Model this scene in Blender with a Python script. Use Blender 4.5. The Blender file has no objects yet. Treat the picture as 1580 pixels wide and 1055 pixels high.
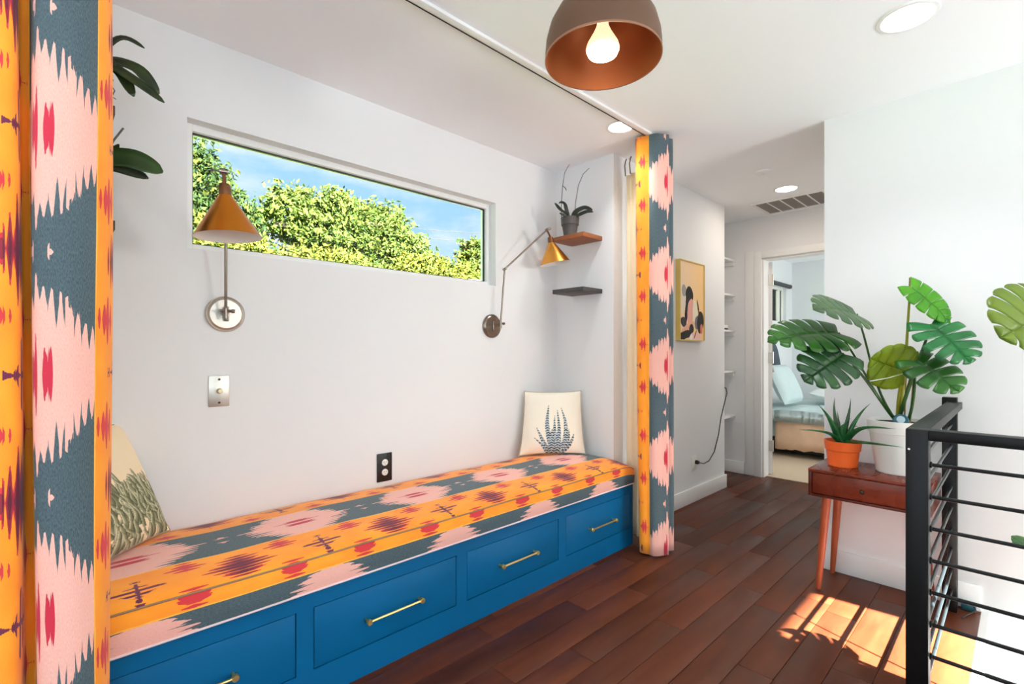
import bpy, bmesh, math, random
import numpy as np
from mathutils import Vector, Matrix
rng = np.random.default_rng(7); random.seed(7)
S = bpy.context.scene; COL = S.collection
H = 2.44; CAMZ = 1.183
# ------------------------------------------------------------------ camera
TH = math.atan2(790.6, 754.6)
cam = bpy.data.objects.new('camera', bpy.data.cameras.new('camera')); COL.objects.link(cam)
cam.location = (0, 0, CAMZ); cam.rotation_euler = (math.pi/2, 0, TH - math.pi/2)
cam.data.sensor_width = 36; cam.data.lens = 754.6/1580*36; cam.data.shift_y = 13.9/1580; cam.data.clip_start = .05
S.camera = cam
S.view_settings.view_transform = 'Standard'; S.view_settings.look = 'None'
S.view_settings.gamma = 1; S.view_settings.use_curve_mapping = False
S.view_settings.exposure = 0.15
S.cycles.use_denoising = True
S.cycles.max_bounces = 10; S.cycles.diffuse_bounces = 6; S.cycles.transparent_max_bounces = 16
S.cycles.sample_clamp_indirect = 6
# ------------------------------------------------------------------ world, sun, added area fill
W = bpy.data.worlds.new('sky'); S.world = W; W.use_nodes = True
nt = W.node_tree; nt.nodes.clear()
def wn(t, **k):
    n = nt.nodes.new(t)
    for a, b in k.items(): setattr(n, a, b)
    return n
tc = wn('ShaderNodeTexCoord'); mp = wn('ShaderNodeMapping'); mp.inputs['Scale'].default_value = (1.0, 1.0, 2.6)
nz = wn('ShaderNodeTexNoise'); nz.inputs['Scale'].default_value = 4.2; nz.inputs['Detail'].default_value = 6; nz.inputs['Roughness'].default_value = .55
cr = wn('ShaderNodeValToRGB'); cr.color_ramp.elements[0].position = .40; cr.color_ramp.elements[1].position = .62
mx = wn('ShaderNodeMix', data_type='RGBA'); mx.inputs[6].default_value = (.40, .70, .95, 1); mx.inputs[7].default_value = (.95, 1, 1.02, 1)
bg = wn('ShaderNodeBackground'); bg.inputs[1].default_value = 1.0
ow = wn('ShaderNodeOutputWorld')
L = nt.links.new
L(tc.outputs['Generated'], mp.inputs[0]); L(mp.outputs[0], nz.inputs[0]); L(nz.outputs[0], cr.inputs[0])
L(cr.outputs[0], mx.inputs[0]); L(mx.outputs[2], bg.inputs[0]); L(bg.outputs[0], ow.inputs[0])
def light(name, typ, loc, energy, color=(1, 1, 1), direction=(0, 0, -1), **k):
    d = bpy.data.lights.new(name, typ); d.energy = energy; d.color = color
    for a, b in k.items(): setattr(d, a, b)
    o = bpy.data.objects.new(name, d); COL.objects.link(o); o.location = loc
    o.rotation_euler = Vector(direction).to_track_quat('-Z', 'Y').to_euler(); return o
SUNEL = math.atan(.657)
light('sun', 'SUN', (0, -6, 6), 205, (1, .96, .9), (-.08*math.cos(SUNEL), math.cos(SUNEL), -math.sin(SUNEL)), angle=.009)
light('fill_side', 'AREA', (-2.5, .1, 1.45), 40, (.84, .95, 1), (1, 0, -.05), shape='RECTANGLE', size=3.4, size_y=1.7)  # added area fill in front of the added side window
light('fill_front', 'AREA', (-.4, -2.1, 1.45), 40, (.76, .94, 1), (0, 1, 1.8), shape='RECTANGLE', size=2.4, size_y=1.6)  # added area fill, tilted up to brighten the ceiling
light('fill_stair_window', 'AREA', (2.7, -2.15, 1.55), 36, (1, .985, .95), (0, 1, -.25), shape='RECTANGLE', size=.5, size_y=.75)  # area fill added inside the stair window to lift pot and table
light('fill_lower_stair', 'AREA', (2.5, -2.1, -1.0), 20, (1, .99, .97), (.35, 1, .2), shape='RECTANGLE', size=.9, size_y=1.4)  # added area fill for the lower stair, no opening behind it
light('fill_bedroom', 'AREA', (6.4, -.9, 1.4), 38, (.93, .98, 1), (0, 1, 0), shape='RECTANGLE', size=1.8, size_y=1.4)  # added area fill for the bedroom; this wall has no window
# ------------------------------------------------------------------ node materials
class X:
    """a socket with arithmetic"""
    def __init__(s, m, k): s.m, s.k = m, k
    def op(s, o, *a, clamp=False):
        n = s.m.nodes.new('ShaderNodeMath'); n.operation = o; n.use_clamp = clamp
        for i, v in enumerate((s,)+a):
            if isinstance(v, X): s.m.links.new(v.k, n.inputs[i])
            else: n.inputs[i].default_value = v
        return X(s.m, n.outputs[0])
    def __add__(s, o): return s.op('ADD', o)
    def __sub__(s, o): return s.op('SUBTRACT', o)
    def __mul__(s, o): return s.op('MULTIPLY', o)
    def __truediv__(s, o): return s.op('DIVIDE', o)
    def abs(s): return s.op('ABSOLUTE')
    def floor(s): return s.op('FLOOR')
    def fract(s): return s.op('FRACT')
    def lt(s, o): return s.op('LESS_THAN', o)
    def gt(s, o): return s.op('GREATER_THAN', o)
    def pow(s, o): return s.op('POWER', o)
    def max(s, o): return s.op('MAXIMUM', o)
    def min(s, o): return s.op('MINIMUM', o)
def srgb(r, g, b):
    f = lambda c: (c/255/12.92 if c/255 <= .04045 else ((c/255+.055)/1.055)**2.4)
    return (f(r), f(g), f(b), 1)
def newmat(name):
    m = bpy.data.materials.new(name); m.use_nodes = True; t = m.node_tree
    return m, t, t.nodes['Principled BSDF']
def node(t, typ, **k):
    n = t.nodes.new(typ)
    for a, b in k.items():
        if isinstance(a, str) and hasattr(n, a): setattr(n, a, b)
    return n
def noise(t, scale, detail=3, vec=None, rough=.5, coord='Object', stretch=None):
    n = t.nodes.new('ShaderNodeTexNoise'); n.inputs['Scale'].default_value = scale; n.inputs['Detail'].default_value = detail; n.inputs['Roughness'].default_value = rough
    if vec is None:
        c = t.nodes.new('ShaderNodeTexCoord'); vec = c.outputs[coord]
    if stretch:
        mpn = t.nodes.new('ShaderNodeMapping'); mpn.inputs['Scale'].default_value = stretch; t.links.new(vec, mpn.inputs[0]); vec = mpn.outputs[0]
    t.links.new(vec, n.inputs['Vector']); return n
def mixc(t, f, a, b, blend='MIX'):
    n = t.nodes.new('ShaderNodeMix'); n.data_type = 'RGBA'; n.blend_type = blend
    for s_, v in ((n.inputs[0], f), (n.inputs[6], a), (n.inputs[7], b)):
        if isinstance(v, X): t.links.new(v.k, s_)
        elif hasattr(v, 'default_value') or hasattr(v, 'is_linked'): t.links.new(v, s_)
        else: s_.default_value = v
    return n.outputs[2]
MATS = {}
def mat(name, col, rough=.5, metal=0, var=.12, scale=12, bump=0, bscale=60, stretch=None, spec=.5, emit=None, estr=0, trans=0):
    """plain procedural material: colour broken up by noise, optional fine bump"""
    if name in MATS: return MATS[name]
    m, t, b = newmat(name)
    n = noise(t, scale, 4, stretch=stretch)
    lo = tuple(c*(1-var) for c in col[:3])+(1,); hi = tuple(min(1, c*(1+var)) for c in col[:3])+(1,)
    t.links.new(mixc(t, n.outputs[0], lo, hi), b.inputs['Base Color'])
    b.inputs['Roughness'].default_value = rough; b.inputs['Metallic'].default_value = metal
    b.inputs['Specular IOR Level'].default_value = spec
    if bump:
        n2 = noise(t, bscale, 3, stretch=stretch); bp = t.nodes.new('ShaderNodeBump'); bp.inputs['Strength'].default_value = bump; bp.inputs['Distance'].default_value = .004
        t.links.new(n2.outputs[0], bp.inputs['Height']); t.links.new(bp.outputs[0], b.inputs['Normal'])
    if emit: b.inputs['Emission Color'].default_value = emit; b.inputs['Emission Strength'].default_value = estr
    MATS[name] = m; return m
WALL = mat('white_wall_paint', srgb(234, 234, 234), .75, var=.01, scale=3, bump=.05, bscale=220)
CEIL = mat('white_ceiling_paint', srgb(249, 251, 253), .85, var=.01, scale=3, bump=.05, bscale=180)
TRIM = mat('white_trim_paint', srgb(240, 239, 237), .4, var=.01)
HALLW = WALL
BLUE = mat('blue_cabinet_paint', srgb(0, 88, 134), .42, var=.05, scale=4, spec=.22)
BLACKM = mat('black_powder_coat', srgb(4, 5, 6), .45, var=.1, bump=.05, bscale=400, spec=.3)
BRASS = mat('brushed_brass', srgb(240, 208, 132), .38, 1, var=.08, scale=60)
NICKEL = mat('brushed_nickel', srgb(205, 198, 188), .4, 1, var=.08, scale=50)
DKNICKEL = mat('aged_nickel', srgb(140, 128, 118), .3, 1, var=.12, scale=50)
COPPER = mat('copper_shade', srgb(206, 128, 42), .27, 1, var=.1, scale=20)
COPPERW = mat('copper_shade_light', srgb(222, 158, 72), .3, 1, var=.1, scale=20)
SHADEIN = mat('shade_white_enamel', srgb(235, 232, 226), .5, var=.02)
BLKPL = mat('black_plastic', srgb(26, 26, 28), .4, var=.05)
WHTPL = mat('white_plastic', srgb(238, 236, 230), .4, var=.01)
SOIL = mat('potting_soil', srgb(34, 27, 22), .95, var=.5, scale=120, bump=.8, bscale=150)
CREAM = mat('cream_lining_cloth', srgb(244, 226, 192), .85, var=.04, scale=30, bump=.15, bscale=500)
GREYPOT = mat('charcoal_pot', srgb(84, 78, 74), .6, var=.06)
ORPOT = mat('orange_glazed_pot', srgb(246, 104, 36), .4, var=.04)
WHPOT = mat('white_pot', srgb(240, 238, 231), .5, var=.03)
CARPET = mat('beige_carpet', srgb(206, 186, 160), .95, var=.12, scale=200, bump=.5, bscale=400)
DARKGAP = mat('dark_gap', srgb(14, 9, 7), .8)
PENDOUT = mat('pendant_bronze_enamel', srgb(92, 62, 41), .5, var=.05, scale=9)
PENDIN = mat('pendant_copper_inside', srgb(156, 88, 48), .42, .6, var=.05)
def emitm(name, col, st):
    if name in MATS: return MATS[name]
    m, t, b = newmat(name); b.inputs['Base Color'].default_value = (.9, .9, .9, 1)
    n = noise(t, 5, 1); t.links.new(mixc(t, n.outputs[0], col, tuple(min(1, c*1.02) for c in col[:3])+(1,)), b.inputs['Emission Color'])
    b.inputs['Emission Strength'].default_value = st; MATS[name] = m; return m
def wood(name, dark, light_, rough=.35, grain=(3, 40, 40), rnd=0.0, bump=.1):
    m, t, b = newmat(name)
    tcn = t.nodes.new('ShaderNodeTexCoord')
    vec = tcn.outputs['Object']
    if rnd:
        oi = t.nodes.new('ShaderNodeObjectInfo'); vm = t.nodes.new('ShaderNodeVectorMath'); vm.operation = 'MULTIPLY_ADD'
        cmb = t.nodes.new('ShaderNodeCombineXYZ'); r50 = X(t, oi.outputs['Random'])*53.0
        for i in range(3): t.links.new(r50.k, cmb.inputs[i])
        vm.inputs[1].default_value = (1, 1, 1); t.links.new(vec, vm.inputs[0]); t.links.new(cmb.outputs[0], vm.inputs[2]); vec = vm.outputs[0]
    n1 = noise(t, 1, 6, vec=vec, stretch=grain, rough=.65); n2 = noise(t, 2.2, 3, vec=vec, stretch=(1, 4, 4))
    n2.inputs['Distortion'].default_value = 1.5
    f = X(t, n1.outputs[0])*.6+X(t, n2.outputs[0])*.55-.12
    c1 = mixc(t, f.op('MULTIPLY', 1.0, clamp=True), dark, light_)
    if rnd:
        g = X(t, oi.outputs['Random'])*rnd+(1-rnd*.5)
        cc = t.nodes.new('ShaderNodeCombineColor')
        for i in range(3): t.links.new(g.k, cc.inputs[i])
        c1 = mixc(t, 1.0, c1, cc.outputs[0], 'MULTIPLY')
    t.links.new(c1, b.inputs['Base Color'])
    b.inputs['Specular IOR Level'].default_value = .27
    rr = X(t, n2.outputs[0])*.22+(rough-.1); t.links.new(rr.k, b.inputs['Roughness'])
    bp = t.nodes.new('ShaderNodeBump'); bp.inputs['Strength'].default_value = bump; bp.inputs['Distance'].default_value = .003
    t.links.new(n1.outputs[0], bp.inputs['Height']); t.links.new(bp.outputs[0], b.inputs['Normal'])
    return m
PLANK = wood('dark_walnut_plank', srgb(44, 18, 9), srgb(110, 54, 29), .40, (2.2, 26, 26), rnd=.6)
SHELFW = wood('brown_shelf_wood', srgb(120, 66, 38), srgb(176, 110, 68), .5, (30, 3, 30))
SHELFD = wood('dark_shelf_wood', srgb(56, 54, 53), srgb(96, 92, 89), .5, (30, 3, 30))
SHELFB = wood('deep_brown_shelf_wood', srgb(62, 34, 24), srgb(96, 56, 40), .5, (30, 3, 30))
TABLE = wood('reddish_walnut_veneer', srgb(84, 30, 17), srgb(128, 54, 32), .26, (30, 3, 30), bump=.04)
LEGW = wood('reddish_walnut_leg', srgb(132, 58, 34), srgb(182, 92, 58), .35, (30, 30, 3), bump=.04)
TABLED = wood('walnut_edge', srgb(64, 24, 16), srgb(96, 40, 26), .3, (30, 3, 30), bump=.04)
def glass(name):
    m, t, b = newmat(name); t.nodes.remove(b)
    tr = t.nodes.new('ShaderNodeBsdfTransparent'); gl = t.nodes.new('ShaderNodeBsdfGlossy'); gl.inputs['Roughness'].default_value = .02
    fr = t.nodes.new('ShaderNodeFresnel'); fr.inputs[0].default_value = 1.2
    n = noise(t, 2, 1); t.links.new(mixc(t, n.outputs[0], (.97, .985, .98, 1), (.985, .99, .985, 1)), tr.inputs[0])
    ms = t.nodes.new('ShaderNodeMixShader'); t.links.new(fr.outputs[0], ms.inputs[0]); t.links.new(tr.outputs[0], ms.inputs[1]); t.links.new(gl.outputs[0], ms.inputs[2])
    t.links.new(ms.outputs[0], t.nodes['Material Output'].inputs[0]); return m
GLASS = glass('window_glass')
def leafmat(name, c1, c2, trans=.35, rough=.4, scale=14, tcol=None, spec=.5):
    m, t, b = newmat(name)
    n = noise(t, scale, 3); f = X(t, n.outputs[0])
    f = ((f-.5)*2.2+.5).op('ADD', 0, clamp=True)
    c = mixc(t, f, c1, c2)
    t.links.new(c, b.inputs['Base Color']); b.inputs['Roughness'].default_value = rough; b.inputs['Specular IOR Level'].default_value = spec
    tl = t.nodes.new('ShaderNodeBsdfTranslucent')
    if tcol: tl.inputs[0].default_value = tcol
    else: t.links.new(c, tl.inputs[0])
    ms = t.nodes.new('ShaderNodeMixShader'); ms.inputs[0].default_value = trans
    t.links.new(b.outputs[0], ms.inputs[1]); t.links.new(tl.outputs[0], ms.inputs[2]); t.links.new(ms.outputs[0], t.nodes['Material Output'].inputs[0])
    return m
MON = leafmat('monstera_green', srgb(18, 66, 22), srgb(58, 120, 34), .3, .35, 9, tcol=srgb(120, 170, 20))
MOND = leafmat('monstera_dark_green', srgb(14, 52, 24), srgb(44, 92, 40), .2, .35, 9, tcol=srgb(90, 140, 20))
MONG = leafmat('monstera_grey_green', srgb(52, 82, 46), srgb(86, 112, 70), .2, .45, 9, tcol=srgb(90, 140, 20))
MONY = leafmat('monstera_yellow_green', srgb(96, 130, 14), srgb(140, 160, 24), .5, .4, 8, tcol=srgb(190, 200, 20))
MONB = leafmat('monstera_bright_green', srgb(38, 122, 20), srgb(96, 170, 30), .45, .35, 9, tcol=srgb(150, 210, 20))
MONT = leafmat('monstera_teal_green', srgb(12, 84, 40), srgb(36, 124, 60), .25, .35, 9, tcol=srgb(90, 170, 40))
STEM = mat('green_stem', srgb(44, 84, 28), .45, var=.3, scale=20)
STEMY = mat('yellow_green_stem', srgb(150, 150, 34), .45, var=.2, scale=20)
ALOE = leafmat('aloe_green', srgb(18, 84, 44), srgb(54, 128, 66), .1, .4, 30)
ALOEB = leafmat('aloe_brown_green', srgb(52, 84, 50), srgb(86, 110, 70), .1, .4, 30)
ORCH = leafmat('orchid_leaf', srgb(18, 34, 14), srgb(48, 64, 22), .15, .35, 12)
ORCHG = leafmat('orchid_leaf_green', srgb(22, 54, 16), srgb(52, 84, 26), .2, .35, 8)
ORCHD = leafmat('orchid_leaf_dark', srgb(26, 34, 26), srgb(54, 62, 50), .1, .4, 20)
TWIG = mat('orchid_stem', srgb(84, 78, 70), .6, var=.2)
# --- ikat cloth: UV.x = along the warp in repeats, UV.y = across in metres
def ikat():
    m, t, b = newmat('ikat_printed_cotton')
    uv = t.nodes.new('ShaderNodeUVMap'); sp = t.nodes.new('ShaderNodeSeparateXYZ'); t.links.new(uv.outputs[0], sp.inputs[0])
    u, v = X(t, sp.outputs[0]), X(t, sp.outputs[1])
    def wnz(x, k):
        n = t.nodes.new('ShaderNodeTexWhiteNoise'); n.noise_dimensions = '1D'; t.links.new((x+k).k, n.inputs['W']); return X(t, n.outputs['Value'])
    nn = noise(t, 9, 2, vec=uv.outputs[0], stretch=(1, 2.2, 1)); wob = X(t, nn.outputs[0])-.5
    tk = v/.0175; th = tk.floor()
    tri = ((tk.fract()-.5).abs()*2.0-.5)                # pointed teeth, -.5 .. .5
    jit = (wnz(th, .37)-.5)*.12+tri.max(-.3)*(wnz(th, 2.9)*.34+.03)+(wnz((v/.0058).floor(), 5.5)-.5)*.07
    th2 = (v/.0042).floor(); jf = (wnz(th2, 9.1)-.5)*.03
    Wd = .47; G = .12
    V = ((v/Wd+.5).fract()-.5)*Wd; aV = V.abs()
    a = ((u+.5).fract()-.5).abs()+wob*.03
    aj = a+jit*.55+jf
    bj = a*-1.0+.5+jit*.6+jf
    o = (aV-Wd/2).abs()
    # colours
    fab = noise(t, 60, 4, vec=uv.outputs[0], stretch=(1.2, 9, 1)); ff = X(t, fab.outputs[0])
    big = noise(t, 4, 2, vec=uv.outputs[0], stretch=(1, 3, 1))
    orange = mixc(t, X(t, big.outputs[0]), srgb(244, 122, 12), srgb(255, 166, 34))
    grey = mixc(t, ((ff-.35)*1.8).op('ADD', 0, clamp=True), srgb(58, 73, 80), srgb(100, 120, 125))
    pink = mixc(t, ff, srgb(238, 158, 138), srgb(252, 196, 182))
    red, maroon, dark, purp = srgb(206, 44, 52), srgb(140, 24, 46), srgb(92, 16, 42), srgb(104, 24, 62)
    yellow = srgb(255, 176, 66)
    # orange stripe
    c = orange
    c = mixc(t, (o+wob*.01).gt(.1115), c, yellow)
    spotw = (o-.078).abs()
    c = mixc(t, (((a-.235).abs()+jit*.45)).lt((spotw/-.032+1.0)*.085), c, red)
    c = mixc(t, bj.lt((o/-.066+1.0)*.17), c, red)
    c = mixc(t, bj.lt((o/-.058+1.0)*.145), c, maroon)
    c = mixc(t, (bj+jf).lt((o/-.036+1.0)*.085), c, dark)
    th3 = (v/.0105).floor(); odd = (th3*.5).fract().gt(.25)
    cross = odd*(a+(wnz(th3, 4.4)-.5)*.09+jf).lt((o/-.036+1.0)*.13)
    c = mixc(t, cross, c, purp)
    c = mixc(t, ((a+jf*.5).lt(.008)*o.lt(.05)).max((a+jf).lt(.022)*((o-.06).abs()).lt(.005)), c, purp)
    # grey stripe
    hl = ((aV/G).pow(1.05)*-.70+1.0)*.395
    g = mixc(t, aj.lt(hl), grey, pink)
    g = mixc(t, (((aj+jf).abs()/.15).pow(2.0)+((aV-.017).abs()/.0115).pow(2.0)).lt(1.0), g, srgb(196, 30, 58))
    g = mixc(t, (((a*-1.0+.5+jf*1.5).abs()/.034).pow(2.0)+((aV-.024).abs()/.0075).pow(2.0)).lt(1.0), g, pink)
    c = mixc(t, (aV+jf*.04).lt(G), c, g)
    sh = mixc(t, .16, c, mixc(t, ff, (0.25, .25, .25, 1), (1, 1, 1, 1)), 'OVERLAY')
    t.links.new(sh, b.inputs['Base Color']); b.inputs['Roughness'].default_value = .8
    b.inputs['Sheen Weight'].default_value = .15
    bp = t.nodes.new('ShaderNodeBump'); bp.inputs['Strength'].default_value = .12; bp.inputs['Distance'].default_value = .003
    t.links.new(fab.outputs[0], bp.inputs['Height']); t.links.new(bp.outputs[0], b.inputs['Normal'])
    return m
IKAT = ikat()
def attrmat(name, rough=.8, bump=.15):
    m, t, b = newmat(name); a = t.nodes.new('ShaderNodeVertexColor'); a.layer_name = 'print'
    n = noise(t, 400, 2); t.links.new(mixc(t, .12, a.outputs[0], mixc(t, n.outputs[0], (.3, .3, .3, 1), (.9, .9, .9, 1)), 'OVERLAY'), b.inputs['Base Color'])
    b.inputs['Roughness'].default_value = rough
    bp = t.nodes.new('ShaderNodeBump'); bp.inputs['Strength'].default_value = bump; bp.inputs['Distance'].default_value = .002
    t.links.new(n.outputs[0], bp.inputs['Height']); t.links.new(bp.outputs[0], b.inputs['Normal']); return m
# ------------------------------------------------------------------ object helpers
OFF = {}
def tag(o, label=None, cat=None, group=None, kind=None):
    for k, v in (('label', label), ('category', cat), ('group', group), ('kind', kind)):
        if v: o[k] = v
    return o
def empty(name, loc, label, cat, group=None):
    o = bpy.data.objects.new(name, None); COL.objects.link(o); o.location = loc; o.empty_display_size = .05
    OFF[o.name] = Vector(loc); return tag(o, label, cat, group)
def link(name, me, parent, off, mats):
    o = bpy.data.objects.new(name, me); COL.objects.link(o)
    for m in (mats if isinstance(mats, (list, tuple)) else [mats]): me.materials.append(m)
    if parent: o.parent = parent
    else: o.location = off
    OFF[o.name] = Vector(off); return o
def mk(name, V, F, m, parent=None, smooth=False, uv=None, col=None, mi=None, sharp=None):
    """one mesh object from WORLD-space vertices"""
    V = np.asarray(V, float).reshape(-1, 3)
    if parent: off = OFF[parent.name]
    else: off = Vector(((V[:, 0].min()+V[:, 0].max())/2, (V[:, 1].min()+V[:, 1].max())/2, V[:, 2].min()))
    me = bpy.data.meshes.new(name); me.from_pydata((V-np.array(off)).tolist(), [], [list(map(int, f)) for f in F])
    if uv is not None:
        ul = me.uv_layers.new(name='UVMap'); idx = np.empty(len(me.loops), np.int32); me.loops.foreach_get('vertex_index', idx)
        ul.data.foreach_set('uv', np.asarray(uv, np.float32)[idx].ravel())
    if col is not None:
        ca = me.color_attributes.new('print', 'FLOAT_COLOR', 'POINT'); ca.data.foreach_set('color', np.asarray(col, np.float32).ravel())
    if smooth:
        me.polygons.foreach_set('use_smooth', [True]*len(me.polygons))
        if sharp: me.set_sharp_from_angle(angle=math.radians(sharp))
    if mi is not None: me.polygons.foreach_set('material_index', mi)
    me.update()
    return link(name, me, parent, off, m)
class MB:
    def __init__(s): s.V = []; s.F = []
    def add(s, V, F):
        n = len(s.V); s.V += [tuple(v) for v in V]; s.F += [tuple(i+n for i in f) for f in F]; return s
    def box(s, x0, x1, y0, y1, z0, z1, bev=0):
        if bev <= 0:
            return s.add([(x, y, z) for x in (x0, x1) for y in (y0, y1) for z in (z0, z1)],
                         [(0, 1, 3, 2), (4, 6, 7, 5), (0, 4, 5, 1), (2, 3, 7, 6), (0, 2, 6, 4), (1, 5, 7, 3)])
        bm = bmesh.new(); bmesh.ops.create_cube(bm, size=1)
        for v in bm.verts: v.co = Vector(((x0+x1)/2+v.co.x*(x1-x0), (y0+y1)/2+v.co.y*(y1-y0), (z0+z1)/2+v.co.z*(z1-z0)))
        bmesh.ops.bevel(bm, geom=bm.edges[:], offset=bev, segments=2, profile=.5, affect='EDGES')
        bm.verts.index_update(); s.add([v.co for v in bm.verts], [[v.index for v in f.verts] for f in bm.faces]); bm.free(); return s
    def tube(s, pts, r, n=10, cap=True):
        P = [Vector(p) for p in pts]; R = r if isinstance(r, (list, tuple, np.ndarray)) else [r]*len(P)
        up = None; rings = []
        for i, p in enumerate(P):
            d = (P[min(i+1, len(P)-1)]-P[max(i-1, 0)]).normalized()
            if up is None:
                up = Vector((0, 0, 1)) if abs(d.z) < .9 else Vector((1, 0, 0))
            sx = d.cross(up).normalized(); up = sx.cross(d).normalized()
            rings.append([p+(sx*math.cos(a)+up*math.sin(a))*R[i] for a in [2*math.pi*k/n for k in range(n)]])
        V = [v for q in rings for v in q]; F = []
        for i in range(len(P)-1):
            for k in range(n): F.append((i*n+k, i*n+(k+1) % n, (i+1)*n+(k+1) % n, (i+1)*n+k))
        if cap: F.append(tuple(range(n-1, -1, -1))); F.append(tuple((len(P)-1)*n+k for k in range(n)))
        return s.add(V, F)
    def lathe(s, prof, o, axis=(0, 0, 1), n=32, closed=False):
        """prof: list of (radius, height along axis)"""
        A = Vector(axis).normalized(); B = A.orthogonal().normalized(); C = A.cross(B); o = Vector(o)
        V = []; F = []; m = len(prof)
        for k in range(n):
            a = 2*math.pi*k/n; e = B*math.cos(a)+C*math.sin(a)
            for r, h in prof: V.append(o+A*h+e*r)
        for k in range(n):
            k2 = (k+1) % n
            for j in range(m-1): F.append((k*m+j, k2*m+j, k2*m+j+1, k*m+j+1))
            if closed: F.append((k*m+m-1, k2*m+m-1, k2*m, k*m))
        return s.add(V, F)
    def build(s, name, m, parent=None, smooth=False, sharp=40, **k): return mk(name, s.V, s.F, m, parent, smooth, sharp=sharp if smooth else None, **k)
def box(name, x0, x1, y0, y1, z0, z1, m, parent=None, bev=0, **k): return MB().box(x0, x1, y0, y1, z0, z1, bev).build(name, m, parent, smooth=bev > 0, **k)
def st(o): o['kind'] = 'structure'; return o
def slab(name, axis, a0, a1, u0, u1, z0, z1, holes, m):
    """wall slab: thickness a0..a1 along axis, u along the other, with rectangular holes (u0,u1,z0,z1)"""
    us = sorted({u0, u1, *[h[0] for h in holes], *[h[1] for h in holes]}); zs = sorted({z0, z1, *[h[2] for h in holes], *[h[3] for h in holes]})
    b = MB()
    for ua, ub in zip(us, us[1:]):
        for za, zb in zip(zs, zs[1:]):
            uc, zc = (ua+ub)/2, (za+zb)/2
            if any(h[0] < uc < h[1] and h[2] < zc < h[3] for h in holes): continue
            if axis == 'Y': b.box(ua, ub, a0, a1, za, zb)
            else: b.box(a0, a1, ua, ub, za, zb)
    return st(b.build(name, m))
def cpy(o, parent=None):
    c = o.copy(); COL.objects.link(c); c.parent = parent
    if parent is not None: OFF[c.name] = OFF[parent.name]
    return c
# ================================================================== THE SETTING
YW = 2.28; XA0, XA1 = -.05, 2.61; YH = 1.80; XR = 3.08; YC = .755; XE = 4.87
LOW = -2.6
# planks -------------------------------------------------------------
fl = MB().box(-2.6, 1.86, -2.2, YH+.3, -.2, -.012).box(1.86, XE+.06, .135, YH+.6, -.2, -.012).build('floor', DARKGAP); st(fl)
OFFf = OFF[fl.name]
def plank_mesh(x0, x1, y0, y1): return MB().box(x0+.0008, x1-.0008, y0+.0008, y1-.0008, -.0115, 0, .0012)
PW = .1253; fixed = {0: 1.955, 1: 1.51, 2: 1.21, 3: 1.79, -1: 2.53, -2: 1.5, 4: 1.34, 5: 2.2}
row = 0
npl = 0
for k in range(-26, 7):
    y0, y1 = 1.0+k*PW, 1.0+(k+1)*PW
    if y0 >= YH: continue
    y1 = min(y1, YH); y0 = max(y0, -2.2)
    ends = [-2.6, 1.86] if y1 < .14 else [-2.6, XE+.06]
    if y0 < .135 < y1: y0 = .135
    if y1-y0 < .01: continue
    j = fixed.get(k, random.uniform(.6, 2.2)); cuts = [j]
    while cuts[-1] < ends[1]-.5: cuts.append(cuts[-1]+random.choice((.75, .9, 1.05, 1.2)))
    while cuts[0] > -2.1: cuts.insert(0, cuts[0]-random.choice((.75, .9, 1.05, 1.2)))
    cuts = [ends[0]]+[c for c in cuts if ends[0]+.15 < c < ends[1]-.15]+[ends[1]]
    for xa, xb in zip(cuts, cuts[1:]):
        plank_mesh(xa, xb, y0, y1).build('floor_plank', PLANK, fl, smooth=True); npl += 1
for k in range(4): plank_mesh(4.27, XE+.0, YH+k*.115, YH+(k+1)*.115).build('floor_plank', PLANK, fl, smooth=True)
st(box('trim_1', 1.86, XR, .11, .135, -.2, .0, TRIM))                     # stair edge fascia
st(box('trim_2', 1.86, 1.885, -2.2, .11, -.2, 0, TRIM))
slab('wall_back', 'Y', YW, YW+.14, XA0-.12, XA1+.12, 0, H, [(.405, 2.036, 1.59, 2.106)], WALL)
st(box('wall_alcove_left', XA0-.12, XA0, 1.80, YW, 0, H, WALL))
st(box('wall_alcove_right', XA1, XA1+.1, YH+.1, YW, 0, H, WALL))
st(box('wall_hall_left', XA1, 4.27, YH, YH+.1, 0, H, WALL))
st(box('wall_front_left', -2.6, XA0-.12, 1.80, 1.92, 0, H, WALL))
slab('wall_left', 'X', -2.72, -2.6, -2.2, 1.92, 0, H, [(-1.6, 1.6, .6, 2.2)], WALL)
slab('wall_front', 'Y', -2.32, -2.2, -2.72, XR+.12, LOW, H, [(-1.6, .8, .65, 2.2), (2.42, 2.99, 1.15, 2.0)], WALL)
st(box('wall_right', XR, XR+.12, -2.2, YC, LOW, H, WALL))
st(box('wall_hall_right', XR+.12, XE, YC-.12, YC, 0, H, WALL))
slab('wall_hall_end', 'X', XE, XE+.12, -1.2, 2.42, 0, H, [(.83, 1.70, 0, 2.05)], WALL)
st(box('wall_niche_back', 4.27, XE, 2.26, 2.38, 0, H, WALL))
st(box('wall_niche_side', 4.17, 4.27, YH+.1, 2.38, 0, H, WALL))
st(box('ceiling', -2.72, XE+.12, -2.32, 2.42, H, H+.1, CEIL))
st(box('wall_stair_low', 1.80, 1.86, -2.2, .11, LOW, -.2, WALL))
st(box('wall_stair_landing', 1.86, XR, .11, .17, LOW, -.2, WALL))
st(box('floor_lower', 1.8, XR, -2.2, .11, LOW-.1, LOW, CARPET))
st(box('wall_stair_pier', 2.02, 2.5, -.62, -.16, LOW, -.02, WALL))
st(box('sun_block_roof', -2.0, 1.2, -5.2, -2.33, 2.3, 2.4, TRIM))  # unseen roof added to keep the sun out of the front opening
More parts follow.
